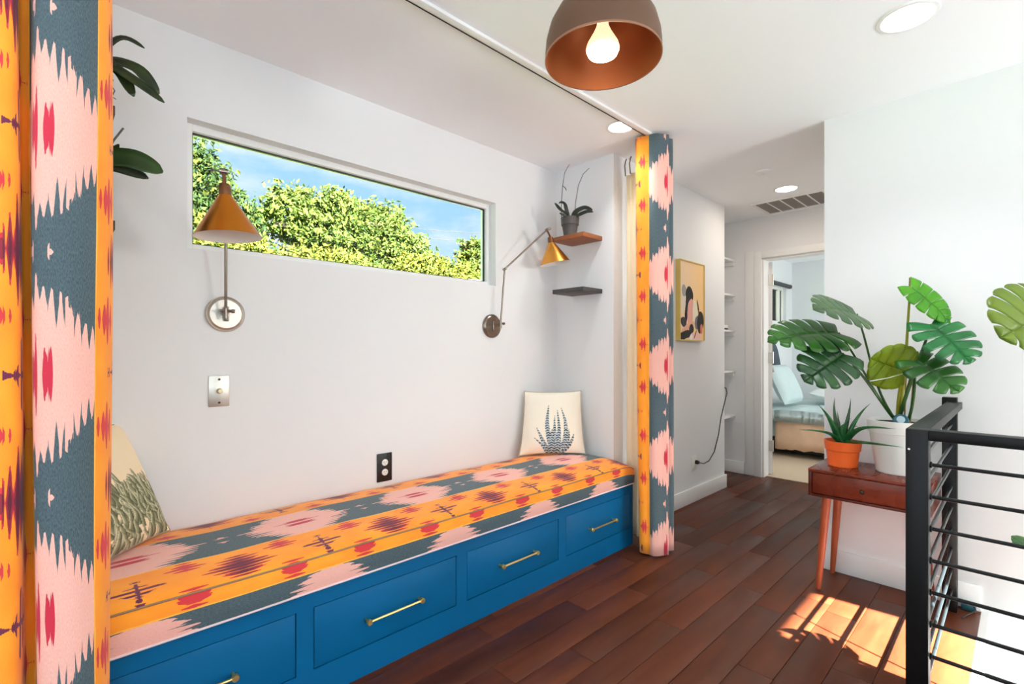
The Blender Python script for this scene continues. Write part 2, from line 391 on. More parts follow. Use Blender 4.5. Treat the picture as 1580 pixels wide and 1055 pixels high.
for x in (-1.9, 1.1): st(box('trim_3' if x < 0 else 'trim_4', x-.06, x+.06, -5.15, -5.03, -.2, 2.3, TRIM))  # posts of the added sun-blocking roof
st(box('ground_bounce', -6, 6, -9, -2.33, -.3, -.2, mat('cool_bounce_ground', srgb(140, 154, 174), .9, var=.1, scale=6)))  # unseen ground, tinted pale and cool to bounce light to the ceiling
# bedroom
BR = mat('bedroom_wall_paint', srgb(226, 230, 231), .75, var=.01, scale=3, bump=.05, bscale=220)
slab('wall_bedroom_left', 'Y', 2.3, 2.42, XE+.12, 7.86, 0, H, [(6.74, 7.5, 1.56, 2.06)], BR)
st(box('wall_bedroom_back', 7.74, 7.86, -1.2, 2.3, 0, H, BR)); st(box('wall_bedroom_right', XE+.12, 7.74, -1.2, -1.08, 0, H, BR))
st(box('ceiling_bedroom', XE+.12, 7.86, -1.2, 2.42, H, H+.1, CEIL)); st(box('floor_bedroom', XE+.06, 7.74, -1.08, 2.3, -.1, .004, CARPET))
# baseboards
def base(name, b):
    o = MB(); 
    for q in b: o.box(*q, .004)
    return st(o.build(name, TRIM, smooth=True))
BH = .115
base('baseboard_hall_left', [(XA1+.02, 4.285, YH-.016, YH, 0, BH)])
base('baseboard_right', [(XR-.016, XR, .135, YC+.016, 0, BH)])
base('baseboard_hall_right', [(XR, XE-.03, YC, YC+.016, 0, BH)])
base('baseboard_niche', [(4.285, XE-.016, 2.244, 2.26, 0, BH), (XE-.016, XE, 1.86, 2.244, 0, BH)])
base('baseboard_hall_end', [(XE-.014, XE, YC+.016, .77, 0, BH)])
# door casing and open door
dr = empty('door_1', (XE, 1.70, 0), None, None); st(dr)
MB().box(XE-.022, XE, 1.70, 1.765, 0, 2.115, .003).box(XE-.022, XE, .765, .83, 0, 2.115, .003).box(XE-.022, XE, .83, 1.70, 2.05, 2.115, .003).build('casing', TRIM, dr, smooth=True)
MB().box(XE-.01, XE, 1.765, 1.853, 0, 2.13, .002).build('casing_board', TRIM, dr, smooth=True)
MB().box(XE, XE+.12, 1.685, 1.70, 0, 2.05).box(XE, XE+.12, .83, .845, 0, 2.05).box(XE, XE+.12, .845, 1.685, 2.035, 2.05).build('jamb', TRIM, dr)
da = math.radians(21.5); hx, hy = XE+.13, 1.675
def dl(s_, w_, z): return (hx+s_*math.cos(da)-w_*math.sin(da), hy+s_*math.sin(da)+w_*math.cos(da), z)
def dbox(b, s0, s1, w0, w1, z0, z1):
    n = len(b.V); V = [dl(s_, w_, z) for s_ in (s0, s1) for w_ in (w0, w1) for z in (z0, z1)]
    return b.add(V, [(0, 1, 3, 2), (4, 6, 7, 5), (0, 4, 5, 1), (2, 3, 7, 6), (0, 2, 6, 4), (1, 5, 7, 3)])
lf = dbox(MB(), 0, .83, -.02, .02, .012, 2.03); leaf = lf.build('door_leaf', TRIM, dr)
for z in (.28, 1.12, 1.86):
    b = dbox(MB(), -.006, .0, -.02, .016, z-.05, z+.05); b.tube([dl(-.006, -.024, z-.055), dl(-.006, -.024, z+.055)], .007, 8); b.build('hinge', NICKEL, leaf)
for w in (-.05, .05):
    MB().lathe([(.0, .03), (.026, .026), (.03, .012), (.012, .0), (.012, -.03)], dl(.76, w*1.05, .98), (-math.sin(da)*w, math.cos(da)*w, 0), 14).build('door_knob', NICKEL, leaf, smooth=True)
# windows
def window(name, axis, a, depth, u0, u1, z0, z1, fw=.034, mull=(), face=1, gl=True, sill=True):
    """frame lies at a..a+depth along axis, opening u0..u1, z0..z1"""
    def bx(b, ua, ub, za, zb, d0=0, d1=None, bev=.002):
        d1 = depth if d1 is None else d1
        lo, hi = sorted((a+face*d0, a+face*d1))
        return b.box(ua, ub, lo, hi, za, zb, bev) if axis == 'Y' else b.box(lo, hi, ua, ub, za, zb, bev)
    loc = ((u0+u1)/2, a, z0) if axis == 'Y' else (a, (u0+u1)/2, z0)
    e = empty(name, loc, None, None); st(e)
    b = MB(); bx(b, u0, u0+fw, z0, z1); bx(b, u1-fw, u1, z0, z1); bx(b, u0+fw, u1-fw, z0, z0+fw); bx(b, u0+fw, u1-fw, z1-fw, z1)
    b.build('window_frame', TRIM, e, smooth=True)
    g = MB(); t = .006; q = (depth*.35, depth*.55)
    bx(g, u0+fw, u0+fw+t, z0+fw, z1-fw, *q, bev=0); bx(g, u1-fw-t, u1-fw, z0+fw, z1-fw, *q, bev=0); bx(g, u0+fw, u1-fw, z0+fw, z0+fw+t, *q, bev=0); bx(g, u0+fw, u1-fw, z1-fw-t, z1-fw, *q, bev=0)
    g.build('gasket', BLKPL, e)
    for (ma, mb, mc, md) in mull:
        b = MB(); bx(b, ma, mb, mc, md); b.build('mullion', TRIM, e, smooth=True)
    p = MB(); bx(p, u0+fw, u1-fw, z0+fw, z1-fw, depth*.44, depth*.5, bev=0); p.build('pane', GLASS, e)
    return e
window('window_1', 'Y', YW+.055, .06, .405, 2.036, 1.59, 2.106, .028)
window('window_2', 'Y', 2.34, .06, 6.74, 7.5, 1.56, 2.06, .035, mull=[(7.33, 7.36, 1.59, 2.03)])
window('window_3', 'Y', -2.25, .05, 2.42, 2.99, 1.15, 2.0, .03, face=-1)
window('added_front_window', 'Y', -2.25, .05, -1.6, .8, .65, 2.2, .04, mull=[(-.43, -.37, .69, 2.16)], face=-1)  # unseen window added behind the camera to hold the front fill
window('added_side_window', 'X', -2.65, .05, -1.6, 1.6, .6, 2.2, .04, mull=[(-.03, .03, .64, 2.16)], face=-1)  # unseen window added to carry the side fill lamp
# ================================================================== BENCH
YB = 1.66; ZT = .37
bn = empty('bench_cabinet', ((XA0+XA1)/2, 1.97, 0), 'deep blue built-in window bench with four inset drawers', 'bench')
drw = [(0.0, .60), (.657, 1.26), (1.316, 1.918), (1.976, 2.583)]; Z0, Z1 = .105, .317
b = MB()
b.box(XA0+.002, XA1-.001, YB, YB+.02, Z1, ZT).box(XA0+.002, XA1-.001, YB, YB+.02, 0, Z0)
xs = [XA0+.002]+[q for d in drw for q in d]+[XA1-.001]
for i in range(0, len(xs), 2): b.box(xs[i], xs[i+1], YB, YB+.02, Z0, Z1)
b.box(XA0+.002, XA1-.001, YB+.02, YW-.004, ZT-.02, ZT).box(XA0+.002, XA0+.02, YB+.02, YW-.004, 0, ZT-.02).box(XA1-.02, XA1-.001, YB+.02, YW-.004, 0, ZT-.02).box(XA0+.02, XA1-.02, YB+.04, YB+.05, .05, ZT-.02)
b.build('cabinet_body', BLUE, bn)
for x0, x1 in drw:
    g = .003
    d = box('drawer', x0+g, x1-g, YB+.001, YB+.021, Z0+g, Z1-g, BLUE, bn, bev=.0015)
    cx = (x0+x1)/2; hb = MB(); hy_ = YB-.028
    hb.tube([(cx-.122, hy_, .204), (cx+.122, hy_, .204)], .0045, 8)
    for s_ in (-1, 1):
        hb.tube([(cx+s_*.112, YB, .204), (cx+s_*.112, hy_, .204)], .005, 8)
        hb.lathe([(0, 0), (.009, 0), (.0105, .003), (.0105, .014), (.0085, .017), (0, .017)], (cx+s_*.112, YB-.036, .204), (0, 1, 0), 14)
    hb.build('handle', BRASS, d, smooth=True)
# cushion: profile across (front skirt -> crown -> back), extruded along x
cu = empty('bench_cushion', ((XA0+XA1)/2, 1.96, ZT), 'long orange and grey ikat seat cushion covering the blue bench', 'cushion')
YF = 1.650
prof = [(YF+.004, ZT+.001), (YF-.001, ZT+.012), (YF-.004, ZT+.05), (YF-.003, ZT+.09), (YF+.001, .482), (YF+.010, .491), (YF+.04, .500), (YF+.10, .509), (YF+.2, .516), (YF+.3, .518), (YF+.42, .518), (YF+.52, .512), (YF+.58, .502), (YW-.028, .485), (YW-.012, .45), (YW-.012, ZT+.001)]
arc = [0.0]
for p, q in zip(prof, prof[1:]): arc.append(arc[-1]+math.hypot(q[0]-p[0], q[1]-p[1]))
s_edge = arc[5]
nx = 90; xsn = np.linspace(XA0+.012, XA1-.006, nx); V = []; UV = []; F = []
for i, x in enumerate(xsn):
    e = min(x-xsn[0], xsn[-1]-x); drop = .022*math.exp(-e/.035) if e < .2 else 0
    wob = .0015*math.sin(x*9)+.001*math.sin(x*23+1)
    for j, (y, z) in enumerate(prof):
        zz = z-(drop if z > .45 else 0)+(wob if 5 < j < 13 else 0); yy = y+(wob*.8 if j < 5 else 0)
        V.append((x, yy, zz)); v_ = 1.955-(YF+.010) - (arc[j]-s_edge)
        UV.append(((x-.715)/.527, v_))
m_ = len(prof)
for i in range(nx-1):
    for j in range(m_-1): F.append((i*m_+j, (i+1)*m_+j, (i+1)*m_+j+1, i*m_+j+1))
F.append(tuple(range(m_-1, -1, -1))[::-1]); F.append(tuple((nx-1)*m_+j for j in range(m_))[::-1]); F.append(tuple(k for i in range(nx) for k in ((i*m_),))+tuple((i*m_+m_-1) for i in range(nx-1, -1, -1)))
mk('cushion_cover', V, F, IKAT, cu, smooth=True, uv=UV, sharp=60)
# piping that follows the top front edge and the bottom front edge
PIPE = mat('grey_brown_piping', srgb(150, 116, 84), .8, var=.35, scale=7)
MB().tube([(x, YF+.001, .4865+.0015*math.sin(x*9)-.022*math.exp(-min(x-xsn[0], xsn[-1]-x)/.035)) for x in np.linspace(xsn[0], xsn[-1], 60)], .0032, 6).build('piping', PIPE, cu, smooth=True)
PIPEW = mat('pale_piping', srgb(236, 214, 214), .8, var=.15, scale=7)
MB().tube([(x, YF-.001, ZT+.006) for x in np.linspace(xsn[0], xsn[-1], 40)], .0035, 6).build('piping', PIPEW, cu, smooth=True)
# ------------------------------------------------------------------ pillows
def hashn(x, y):
    return (np.sin(x*12.9898+y*78.233)*43758.5453) % 1.0
def vnoise(x, y):
    xi, yi = np.floor(x), np.floor(y); fx, fy = x-xi, y-yi; fx = fx*fx*(3-2*fx); fy = fy*fy*(3-2*fy)
    return (hashn(xi, yi)*(1-fx)+hashn(xi+1, yi)*fx)*(1-fy)+(hashn(xi, yi+1)*(1-fx)+hashn(xi+1, yi+1)*fx)*fy
def pillow(name, label, P0, P1, tilt, size, thick, colf, n, base_col, mname):
    """bottom corners P0 -> P1 (left to right seen from the front), leaning back by tilt"""
    P0, P1 = Vector(P0), Vector(P1); w = (P1-P0).normalized(); wid = (P1-P0).length
    nrm = Vector((w.y, -w.x, 0)); up = (Vector((0, 0, 1))*math.cos(tilt)-nrm*math.sin(tilt)).normalized(); fr = (nrm*math.cos(tilt)+Vector((0, 0, 1))*math.sin(tilt)).normalized()
    a = np.linspace(-1, 1, n); A, B = np.meshgrid(a, a, indexing='ij')
    pin = 1-.055*(1-np.abs(B)**3); pinb = 1-.055*(1-np.abs(A)**3)
    X_ = A*pin*wid/2; Z_ = B*pinb*size/2
    T = thick/2*np.clip((1-A**4)*(1-B**4), 0, 1)**.75*(1-.12*vnoise(A*3+5, B*3+9))
    X_ = X_*(1-.12*(B+1)/2)+wid*.055*(B+1)/2
    o = (P0+P1)/2+up*(size/2)
    e_root = empty(name, (P0+P1)/2, label, 'pillow')
    def pts(sg): 
        Q = np.stack([X_.ravel(), Z_.ravel(), (T*sg).ravel()], 1)
        return np.array(o)+Q[:, :1]*np.array(w)+Q[:, 1:2]*np.array(up)+Q[:, 2:]*np.array(fr)
    idx = np.arange(n*n).reshape(n, n)
    q = np.stack([idx[:-1, :-1], idx[1:, :-1], idx[1:, 1:], idx[:-1, 1:]], -1).reshape(-1, 4)
    col = colf((A+1)/2, (B+1)/2); col = np.concatenate([col.reshape(-1, 3), np.ones((n*n, 1))], 1)
    mk('front_cover', pts(1), q, attrmat(mname), e_root, smooth=True, col=col)
    mk('back_cover', pts(-1), q[:, ::-1], mat(mname+'_back', base_col, .85, var=.05, scale=30, bump=.1, bscale=400), e_root, smooth=True)
    rim = [pts(0)[i] for i in list(idx[:, 0])+list(idx[-1, 1:])+list(idx[::-1, -1][1:])+list(idx[0, ::-1][1:])]
    MB().tube(rim[::2]+[rim[0]], .0028, 5, cap=False).build('seam', mat(mname+'_seam', srgb(170, 160, 140), .85), e_root, smooth=True)
    return e_root
lin = lambda *c: np.array(srgb(*c)[:3])
def succ(u, v):
    c = np.tile(lin(246, 236, 216), u.shape+(1,)).reshape(u.shape+(3,)).copy()
    lv = [((.50, .0), (.40, .68), -.10, .050), ((.53, .0), (.50, .52), -.02, .042), ((.56, .0), (.545, .60), .03, .04), ((.6, .0), (.61, .63), .12, .048),
          ((.45, .0), (.20, .36), -.02, .04), ((.42, 0), (.17, .22), .03, .035), ((.64, .0), (.82, .26), .04, .045), ((.6, 0), (.74, .32), .06, .04), ((.55, 0), (.57, .36), 0, .06), ((.48, 0), (.46, .33), -.02, .055)]
    for (bx_, by), (tx, ty), bend, wd in lv:
        ty *= 1.16; wd *= 1.12
        t = np.clip((v-by)/(ty-by), 0, 1); cx = bx_+(tx-bx_)*t+bend*np.sin(t*np.pi)*.7
        ins = (np.abs(u-cx) < wd*(1-t)**.6*(.75+.25*np.sin(t*np.pi))) & (v < ty) & (v >= by)
        slope = t*(ty-by)*34+np.abs(u-cx)*18
        dark = np.sin(slope*2*np.pi*.75) > -.25
        mot = vnoise(u*70, v*70) > .22
        c[ins] = lin(196, 206, 200); c[ins & dark & mot] = lin(44, 56, 66)
        blue = ins & dark & mot & (vnoise(u*9+3, v*9) > .5); c[blue] = lin(62, 84, 108)
    return c
pillow('throw_pillow', 'cream throw pillow printed with a striped blue-grey succulent in the far corner', (2.165, 2.205, .522), (2.515, 1.95, .522), math.radians(14), .41, .13, succ, 190, srgb(240, 230, 210), 'succulent_print_cloth')
def moss(u, v):
    c = np.tile(lin(248, 226, 188), u.shape+(1,)).reshape(u.shape+(3,)).copy(); R = random.Random(5)
    bl = []
    for i in range(150): bl.append((R.uniform(-.02, 1.05), R.uniform(-.1, .38), R.uniform(.10, .26), R.uniform(.020, .042), R.uniform(-.16, .02), R.uniform(0, 6.3)))
    for i in range(26): bl.append((R.uniform(0, 1.1), R.uniform(.30, .42), R.uniform(.12, .24), R.uniform(.016, .03), R.uniform(-.18, -.04), R.uniform(0, 6.3)))
    bl.sort(key=lambda q: -q[1])
    hi, md, lo = lin(232, 224, 190), lin(150, 150, 112), lin(58, 60, 42)
    for u0, v0, hh, wd, ln, ph in bl:
        t = (v-v0)/hh; cx = u0+ln*t+.018*np.sin(t*6+ph); w = wd*np.sqrt(np.clip(1-np.clip(t, 0, 1)**3, 0, 1)); q = (u-cx)/np.maximum(w, 1e-4)
        ins = (t > 0) & (t < 1) & (np.abs(q) < 1); k = np.clip((q*.5+.5)*1.1+.25*vnoise(u*90, v*14)-.15+.35*(1-np.clip(t, 0, 1))-.1, 0, 1)[..., None]
        cc = np.where(k < .5, hi+(md-hi)*k*2, md+(lo-md)*(k*2-1)*.7); cc[(np.abs(q) > .84)] = lin(72, 74, 52)
        c[ins] = cc[ins]
    return c
pillow('throw_pillow', 'throw pillow printed with olive green wavy plants beside the near curtain', (.045, 1.86, .522), (.335, 2.19, .518), math.radians(24), .44, .13, moss, 220, srgb(240, 226, 196), 'moss_print_cloth')
# ================================================================== CURTAINS
def smooth_path(pts, n):
    P = np.array(pts, float)
    for _ in range(3):
        Q = [P[0]]
        for a, b_ in zip(P, P[1:]): Q += [a*.75+b_*.25, a*.25+b_*.75]
        Q.append(P[-1]); P = np.array(Q)
    d = np.r_[0, np.cumsum(np.hypot(*np.diff(P, axis=0).T))]; s = np.linspace(0, d[-1], n)
    return np.stack([np.interp(s, d, P[:, 0]), np.interp(s, d, P[:, 1])], 1), s
def curtain(root, part, pts, z0, z1, m, v0, zph, flare=.0, n=110, nz=30, sway=0.006, seed=0, hem=.0, vs=1.0, slant=0):
    P, s = smooth_path(pts, n); c0 = P.mean(0); V = []; UV = []; F = []
    for k in range(nz):
        f = k/(nz-1); z = z0+(z1-z0)*f; sc = 1+flare*(1-f)**2
        for i in range(n):
            q = c0+(P[i]-c0)*sc+np.array((.7234, -.6905))*slant*(1-f)*max(0, 1-s[i]/(s[-1]*.5))
            V.append((q[0]+sway*math.sin(f*5+s[i]*14+seed), q[1]+sway*math.sin(f*4+s[i]*11+2+seed), z+hem*math.sin(s[i]*16) * (1-f))); UV.append(((z-zph)/.527, (s[i]+v0)*vs))
    for k in range(nz-1):
        for i in range(n-1): F.append((k*n+i, k*n+i+1, (k+1)*n+i+1, (k+1)*n+i))
    o = mk(part, V, F, m, root, smooth=True, uv=UV)
    md = o.modifiers.new('cloth_thickness', 'SOLIDIFY'); md.thickness = .0016; md.offset = 0; return o, s
# near left curtain
cl = empty('curtain', (-.05, 1.5, .02), 'large ikat curtain hanging close by at the left edge', 'curtain', 'ikat curtains of the bench alcove')
pl = [(-.40, 1.53), (-.34, 1.46), (-.27, 1.455), (-.20, 1.50), (-.13, 1.475), (-.07, 1.448), (-.047, 1.452), (-.040, 1.48), (-.040, 1.52), (-.039, 1.545), (-.017, 1.545), (-.016, 1.52), (-.017, 1.485), (-.014, 1.46), (.006, 1.446), (.05, 1.440), (.09, 1.466), (.108, 1.498), (.115, 1.53), (.110, 1.57), (.08, 1.60), (.03, 1.60)]
Pq, sq = smooth_path(pl, 140); jz = int(np.argmin(np.abs(Pq[:, 0]+.008)+np.abs(Pq[:, 1]-1.455)*4))
curtain(cl, 'printed_panel', pl, .015, 2.425, IKAT, -sq[jz]-.004, .605, flare=.02, n=140, nz=36, sway=.005, vs=1.28)
curtain(cl, 'lining', [(-.38, 1.58), (-.3, 1.62), (-.2, 1.60), (-.1, 1.63), (-.05, 1.62), (0, 1.635), (.05, 1.62)], .03, 2.42, CREAM, 0, 0, n=60, nz=8, sway=.003)
# far right curtain
cr_ = empty('curtain', (2.58, 1.52, .02), 'ikat curtain gathered at the far end of the bench', 'curtain', 'ikat curtains of the bench alcove')
pr = [(2.62, 1.60), (2.555, 1.605), (2.492, 1.572), (2.490, 1.54), (2.517, 1.50), (2.513, 1.478), (2.53, 1.452), (2.565, 1.432), (2.592, 1.412), (2.605, 1.42), (2.60, 1.455), (2.615, 1.46), (2.645, 1.425), (2.665, 1.42), (2.675, 1.45), (2.66, 1.52), (2.69, 1.55)]
Pq, sq = smooth_path(pr, 120); jz = int(np.argmin(np.abs(Pq[:, 0]-2.592)+np.abs(Pq[:, 1]-1.413)))
curtain(cr_, 'printed_panel', pr, .012, 2.425, IKAT, -sq[jz]-.0, .571, flare=.05, n=120, nz=36, sway=.005, seed=2, hem=.003, slant=.05)
curtain(cr_, 'lining', [(2.71, 1.765), (2.675, 1.75), (2.695, 1.72), (2.65, 1.705), (2.68, 1.68), (2.642, 1.66), (2.672, 1.635), (2.638, 1.613), (2.652, 1.58), (2.635, 1.555), (2.65, 1.53), (2.68, 1.53)], .035, 2.30, CREAM, 0, 0, n=110, nz=20, sway=.003, flare=.03)
hk = MB()
for i, (x, y) in enumerate([(2.66, 1.745), (2.645, 1.70), (2.635, 1.65), (2.63, 1.60)]): hk.tube([(x, y, 2.29), (x-.01, y, 2.35), (x, y, 2.385), (x+.01, y, 2.40)], .004, 6)
hk.build('hooks', DKNICKEL, cr_, smooth=True)
rl = empty('curtain_rail', (1.2, 1.495, 2.425), 'white ceiling curtain rail with a dark slot over the bench', 'curtain rail')
box('rail_body', -.6, 2.62, 1.478, 1.512, 2.426, 2.44, TRIM, rl, bev=.002)
box('rail_slot', -.6, 2.615, 1.5085, 1.5135, 2.4245, 2.4385, DARKGAP, rl)
box('end_cap', 2.618, 2.632, 1.476, 1.514, 2.424, 2.44, WHTPL, rl, bev=.002)
# ================================================================== WALL FITTINGS
def outlet():
    e = empty('power_outlet', (1.265, YW, .51), 'black wall outlet plate with two white sockets above the cushion', 'outlet')
    box('cover_plate', 1.222, 1.307, YW-.007, YW, .512, .657, BLKPL, e, bev=.003)
    for z in (.61, .56):
        b = MB().lathe([(0, .005), (.015, .005), (.017, .003), (.017, 0)], (1.2645, YW-.0065, z), (0, -1, 0), 18)
        o = b.build('socket', WHTPL, e, smooth=True)
        MB().box(1.2575, 1.2595, YW-.0125, YW-.011, z-.001, z+.007).box(1.2695, 1.2715, YW-.0125, YW-.011, z, z+.006).box(1.263, 1.266, YW-.0125, YW-.011, z-.009, z-.006).build('slots', BLKPL, o)
outlet()
e = empty('dimmer_switch', (.515, YW, .955), 'brushed metal dimmer switch plate with round knob under the brass lamp', 'switch')
box('cover_plate', .477, .552, YW-.006, YW, .956, 1.082, NICKEL, e, bev=.002)
MB().lathe([(0, .022), (.008, .022), (.0095, .02), (.011, 0)], (.515, YW-.006, 1.02), (0, -1, 0), 16).build('knob', mat('pale_brass', srgb(222, 208, 170), .3, 1), e, smooth=True)
for z in (.972, 1.067): MB().lathe([(0, .002), (.0045, .002), (.005, 0)], (.515, YW-.006, z), (0, -1, 0), 10).build('screw', BLKPL, e)
BRONZE = mat('aged_bronze', srgb(128, 86, 58), .35, .9, var=.15, scale=40)
# swing-arm lamps
def swing_lamp(plate, piv, elbow, tip, shade_axis, shade_c, label, mplate, marm, mshade):
    e = empty('swing_arm_lamp', plate, label, 'lamp', 'swing-arm wall lamps over the bench')
    P, E_, T = Vector(piv), Vector(elbow), Vector(tip); pc = Vector(plate)
    MB().lathe([(0, .017), (.058, .017), (.066, .012), (.070, .014), (.073, .010), (.073, 0), (0, 0)], pc, (0, -1, 0), 40).build('back_plate', mplate, e, smooth=True, sharp=30)
    MB().box(pc.x-.009, pc.x+.009, pc.y-.03, pc.y-.016, pc.z-.03, pc.z+.03, .003).tube([pc+Vector((0, -.03, 0)), (P.x, P.y, pc.z)], .005, 8).tube([(P.x, P.y, P.z-.03), (P.x, P.y, P.z+.012)], .0075, 10).build('pivot_bracket', marm, e, smooth=True)
    MB().tube([P-Vector((.022, 0, 0)), P+Vector((.026, 0, 0))], .006, 8).lathe([(0, .0), (.008, .001), (.008, .012), (0, .013)], P+Vector((.02, 0, 0)), (1, 0, 0), 10).build('pivot_knob', marm, e, smooth=True)
    MB().tube([P, E_], .0055, 10).build('lower_arm', marm, e, smooth=True)
    MB().tube([E_, T], .0055, 10).build('upper_arm', marm, e, smooth=True)
    d = (T-E_).normalized(); sx = d.cross(Vector((0, 0, 1))).normalized()
    MB().tube([E_-sx*.016, E_+sx*.016], .009, 12).tube([E_+sx*.016, E_+sx*.026], .005, 8).build('elbow_joint', marm, e, smooth=True)
    A = Vector(shade_axis).normalized(); C = Vector(shade_c); top = C+A*.135
    MB().tube([T-sx*.012, T+sx*.012], .010, 12).tube([T+sx*.012, T+sx*.03], .0035, 8).lathe([(0, 0), (.006, .001), (.011, .004), (.006, .007), (0, .008)], T+sx*.03, sx, 12).build('tilt_joint', marm, e, smooth=True)
    MB().tube([T, top+A*.04], .006, 10).lathe([(0, .04), (.014, .038), (.018, .03), (.019, 0), (.021, -.002), (.021, -.012)], top, A, 24).build('socket_cap', BRONZE, e, smooth=True)
    s_ = MB().lathe([(.020, .135), (.024, .128), (.1, .0)], C, A, 48).build('shade', mshade, e, smooth=True)
    MB().lathe([(.0985, .0), (.0235, .1255), (0, .128)], C, A, 48).build('shade_lining', SHADEIN, s_, smooth=True)
    MB().lathe([(0, .04), (.02, .045), (.028, .065), (.022, .09), (.014, .125)], C, A, 20).build('bulb', WHTPL, s_, smooth=True)
    return e
swing_lamp((.537, YW, 1.335), (.527, 2.225, 1.345), (.512, 2.16, 1.668), (.424, 1.815, 1.772), (-.06, .03, 1), (.434, 1.80, 1.556), 'copper cone wall lamp on a round nickel plate above the dimmer switch', NICKEL, DKNICKEL, COPPER)
swing_lamp((1.999, YW, 1.337), (2.022, 2.22, 1.352), (2.038, 2.20, 1.685), (2.312, 2.10, 1.955), (-.16, .10, 1), (2.372, 2.085, 1.745), 'brass cone wall lamp with bent arm at the right end of the window', DKNICKEL, DKNICKEL, COPPERW)
# floating shelves
def shelf(x0, x1, ztop, m, label):
    e = empty('floating_shelf', (x0 if x0 < 1 else x1, 2.01, ztop-.03), label, 'shelf', 'short floating shelves in the alcove')
    box('shelf_board', x0, x1, 1.887, 2.14, ztop-.028, ztop, m, e, bev=.0015)
    wx = (XA0, XA0+.012) if x0 < 1 else (XA1-.012, XA1)
    for y in (1.95, 2.08): MB().tube([(wx[0]+.001, y, ztop-.014), (wx[1]-.001, y, ztop-.014)], .006, 8).build('mounting_pin', NICKEL, e)
shelf(2.41, XA1, 1.925, SHELFW, 'brown wood floating shelf carrying the potted orchid')
shelf(2.41, XA1, 1.584, SHELFD, 'empty dark grey floating shelf below the orchid shelf')
shelf(XA0, .152, 1.92, SHELFB, 'dark brown floating shelf high behind the near curtain')
shelf(XA0, .152, 1.575, SHELFB, 'lower dark brown floating shelf mostly hidden by the near curtain')
# ------------------------------------------------------------------ plants helpers
def strap(pts, wid, n=20, cup=.25, up=(0, 0, 1)):
    """strap leaf: spine points, max half width"""
    P = np.array(pts, float); d = np.r_[0, np.cumsum(np.linalg.norm(np.diff(P, axis=0), axis=1))]; s = np.linspace(0, d[-1], n)
    # smooth by quadratic sampling
    Q = np.stack([np.interp(s, d, P[:, k]) for k in range(3)], 1)
    for _ in range(3): Q[1:-1] = (Q[:-2]+2*Q[1:-1]+Q[2:])/4
    V = []; F = []
    for i in range(n):
        t = Vector(Q[min(i+1, n-1)]-Q[max(i-1, 0)]).normalized(); sx = t.cross(Vector(up)).normalized(); nn = sx.cross(t)
        f = i/(n-1); w = wid*min(f/.4+.3, 1)*math.sqrt(max(.01, 1-max(0, (f-.68)/.32)**2))
        for k in (-1, -.5, 0, .5, 1): V.append(Vector(Q[i])+sx*w*k+nn*(w*cup*k*k))
    for i in range(n-1):
        for k in range(4): F.append((i*5+k, i*5+k+1, (i+1)*5+k+1, (i+1)*5+k))
    return V, F
def add_leaf(root, V, F, m, name='leaf', label=None, th=.0015):
    o = mk(name, V, F, m, root, smooth=True); md = o.modifiers.new('thickness', 'SOLIDIFY'); md.thickness = th
    if label: o['label'] = label
    return o
# right orchid in charcoal pot
oc = (2.475, 2.045, 1.925)
e = empty('potted_orchid', oc, 'leggy orchid with two bare stems in a charcoal pot on the brown shelf', 'plant')
MB().lathe([(0, 0), (.040, 0), (.052, .075), (.057, .076), (.060, .125), (.054, .125), (.050, .1), (0, .1)], oc, n=32).build('pot', GREYPOT, e, smooth=True, sharp=30)
MB().lathe([(0, .108), (.025, .111), (.050, .102)], oc, n=20).build('soil', SOIL, e, smooth=True)
def rel(o, *p): return [tuple(np.array(o)+np.array(q)) for q in p]
rt = np.array((.7234, -.6905, 0))  # roughly sideways across the alcove corner
def rp(o, *q): return [tuple(np.array(o)+rt*a+np.array((-.69, -.72, 0))*d+np.array((0, 0, z))) for a, d, z in q]
for pts, w in (([(0, 0, .11), (-.03, .03, .145), (-.07, .05, .165), (-.105, .06, .205)], .011), ([(0, 0, .11), (-.02, 0, .16), (-.035, .01, .215), (-.06, .02, .225), (-.075, .02, .215)], .011),
               ([(0, 0, .11), (.04, .02, .165), (.09, .03, .185), (.14, .04, .165)], .016), ([(0, 0, .11), (.05, .05, .13), (.10, .06, .15), (.14, .07, .145)], .013), ([(0, 0, .11), (-.04, .05, .125), (-.075, .06, .14)], .010)):
    add_leaf(e, *strap(rp(oc, *pts), w*1.15, up=(-.55, -.6, .55)), ORCHD)
MB().tube(rp(oc, (-.055, 0, .11), (-.057, 0, .2), (-.05, 0, .32), (-.035, 0, .42), (-.005, 0, .475)), [.0028, .0025, .0022, .002, .0015], 6).build('flower_stem', TWIG, e, smooth=True)
MB().tube(rp(oc, (.03, 0, .11), (.035, 0, .22), (.055, 0, .34), (.085, 0, .41), (.125, 0, .45)), [.0028, .0025, .0022, .002, .0015], 6).build('flower_stem', TWIG, e, smooth=True)
add_leaf(e, *strap(rp(oc, (-.05, 0, .335), (-.035, .01, .32), (-.025, .01, .30)), .011, 8), ORCHD, 'bud')
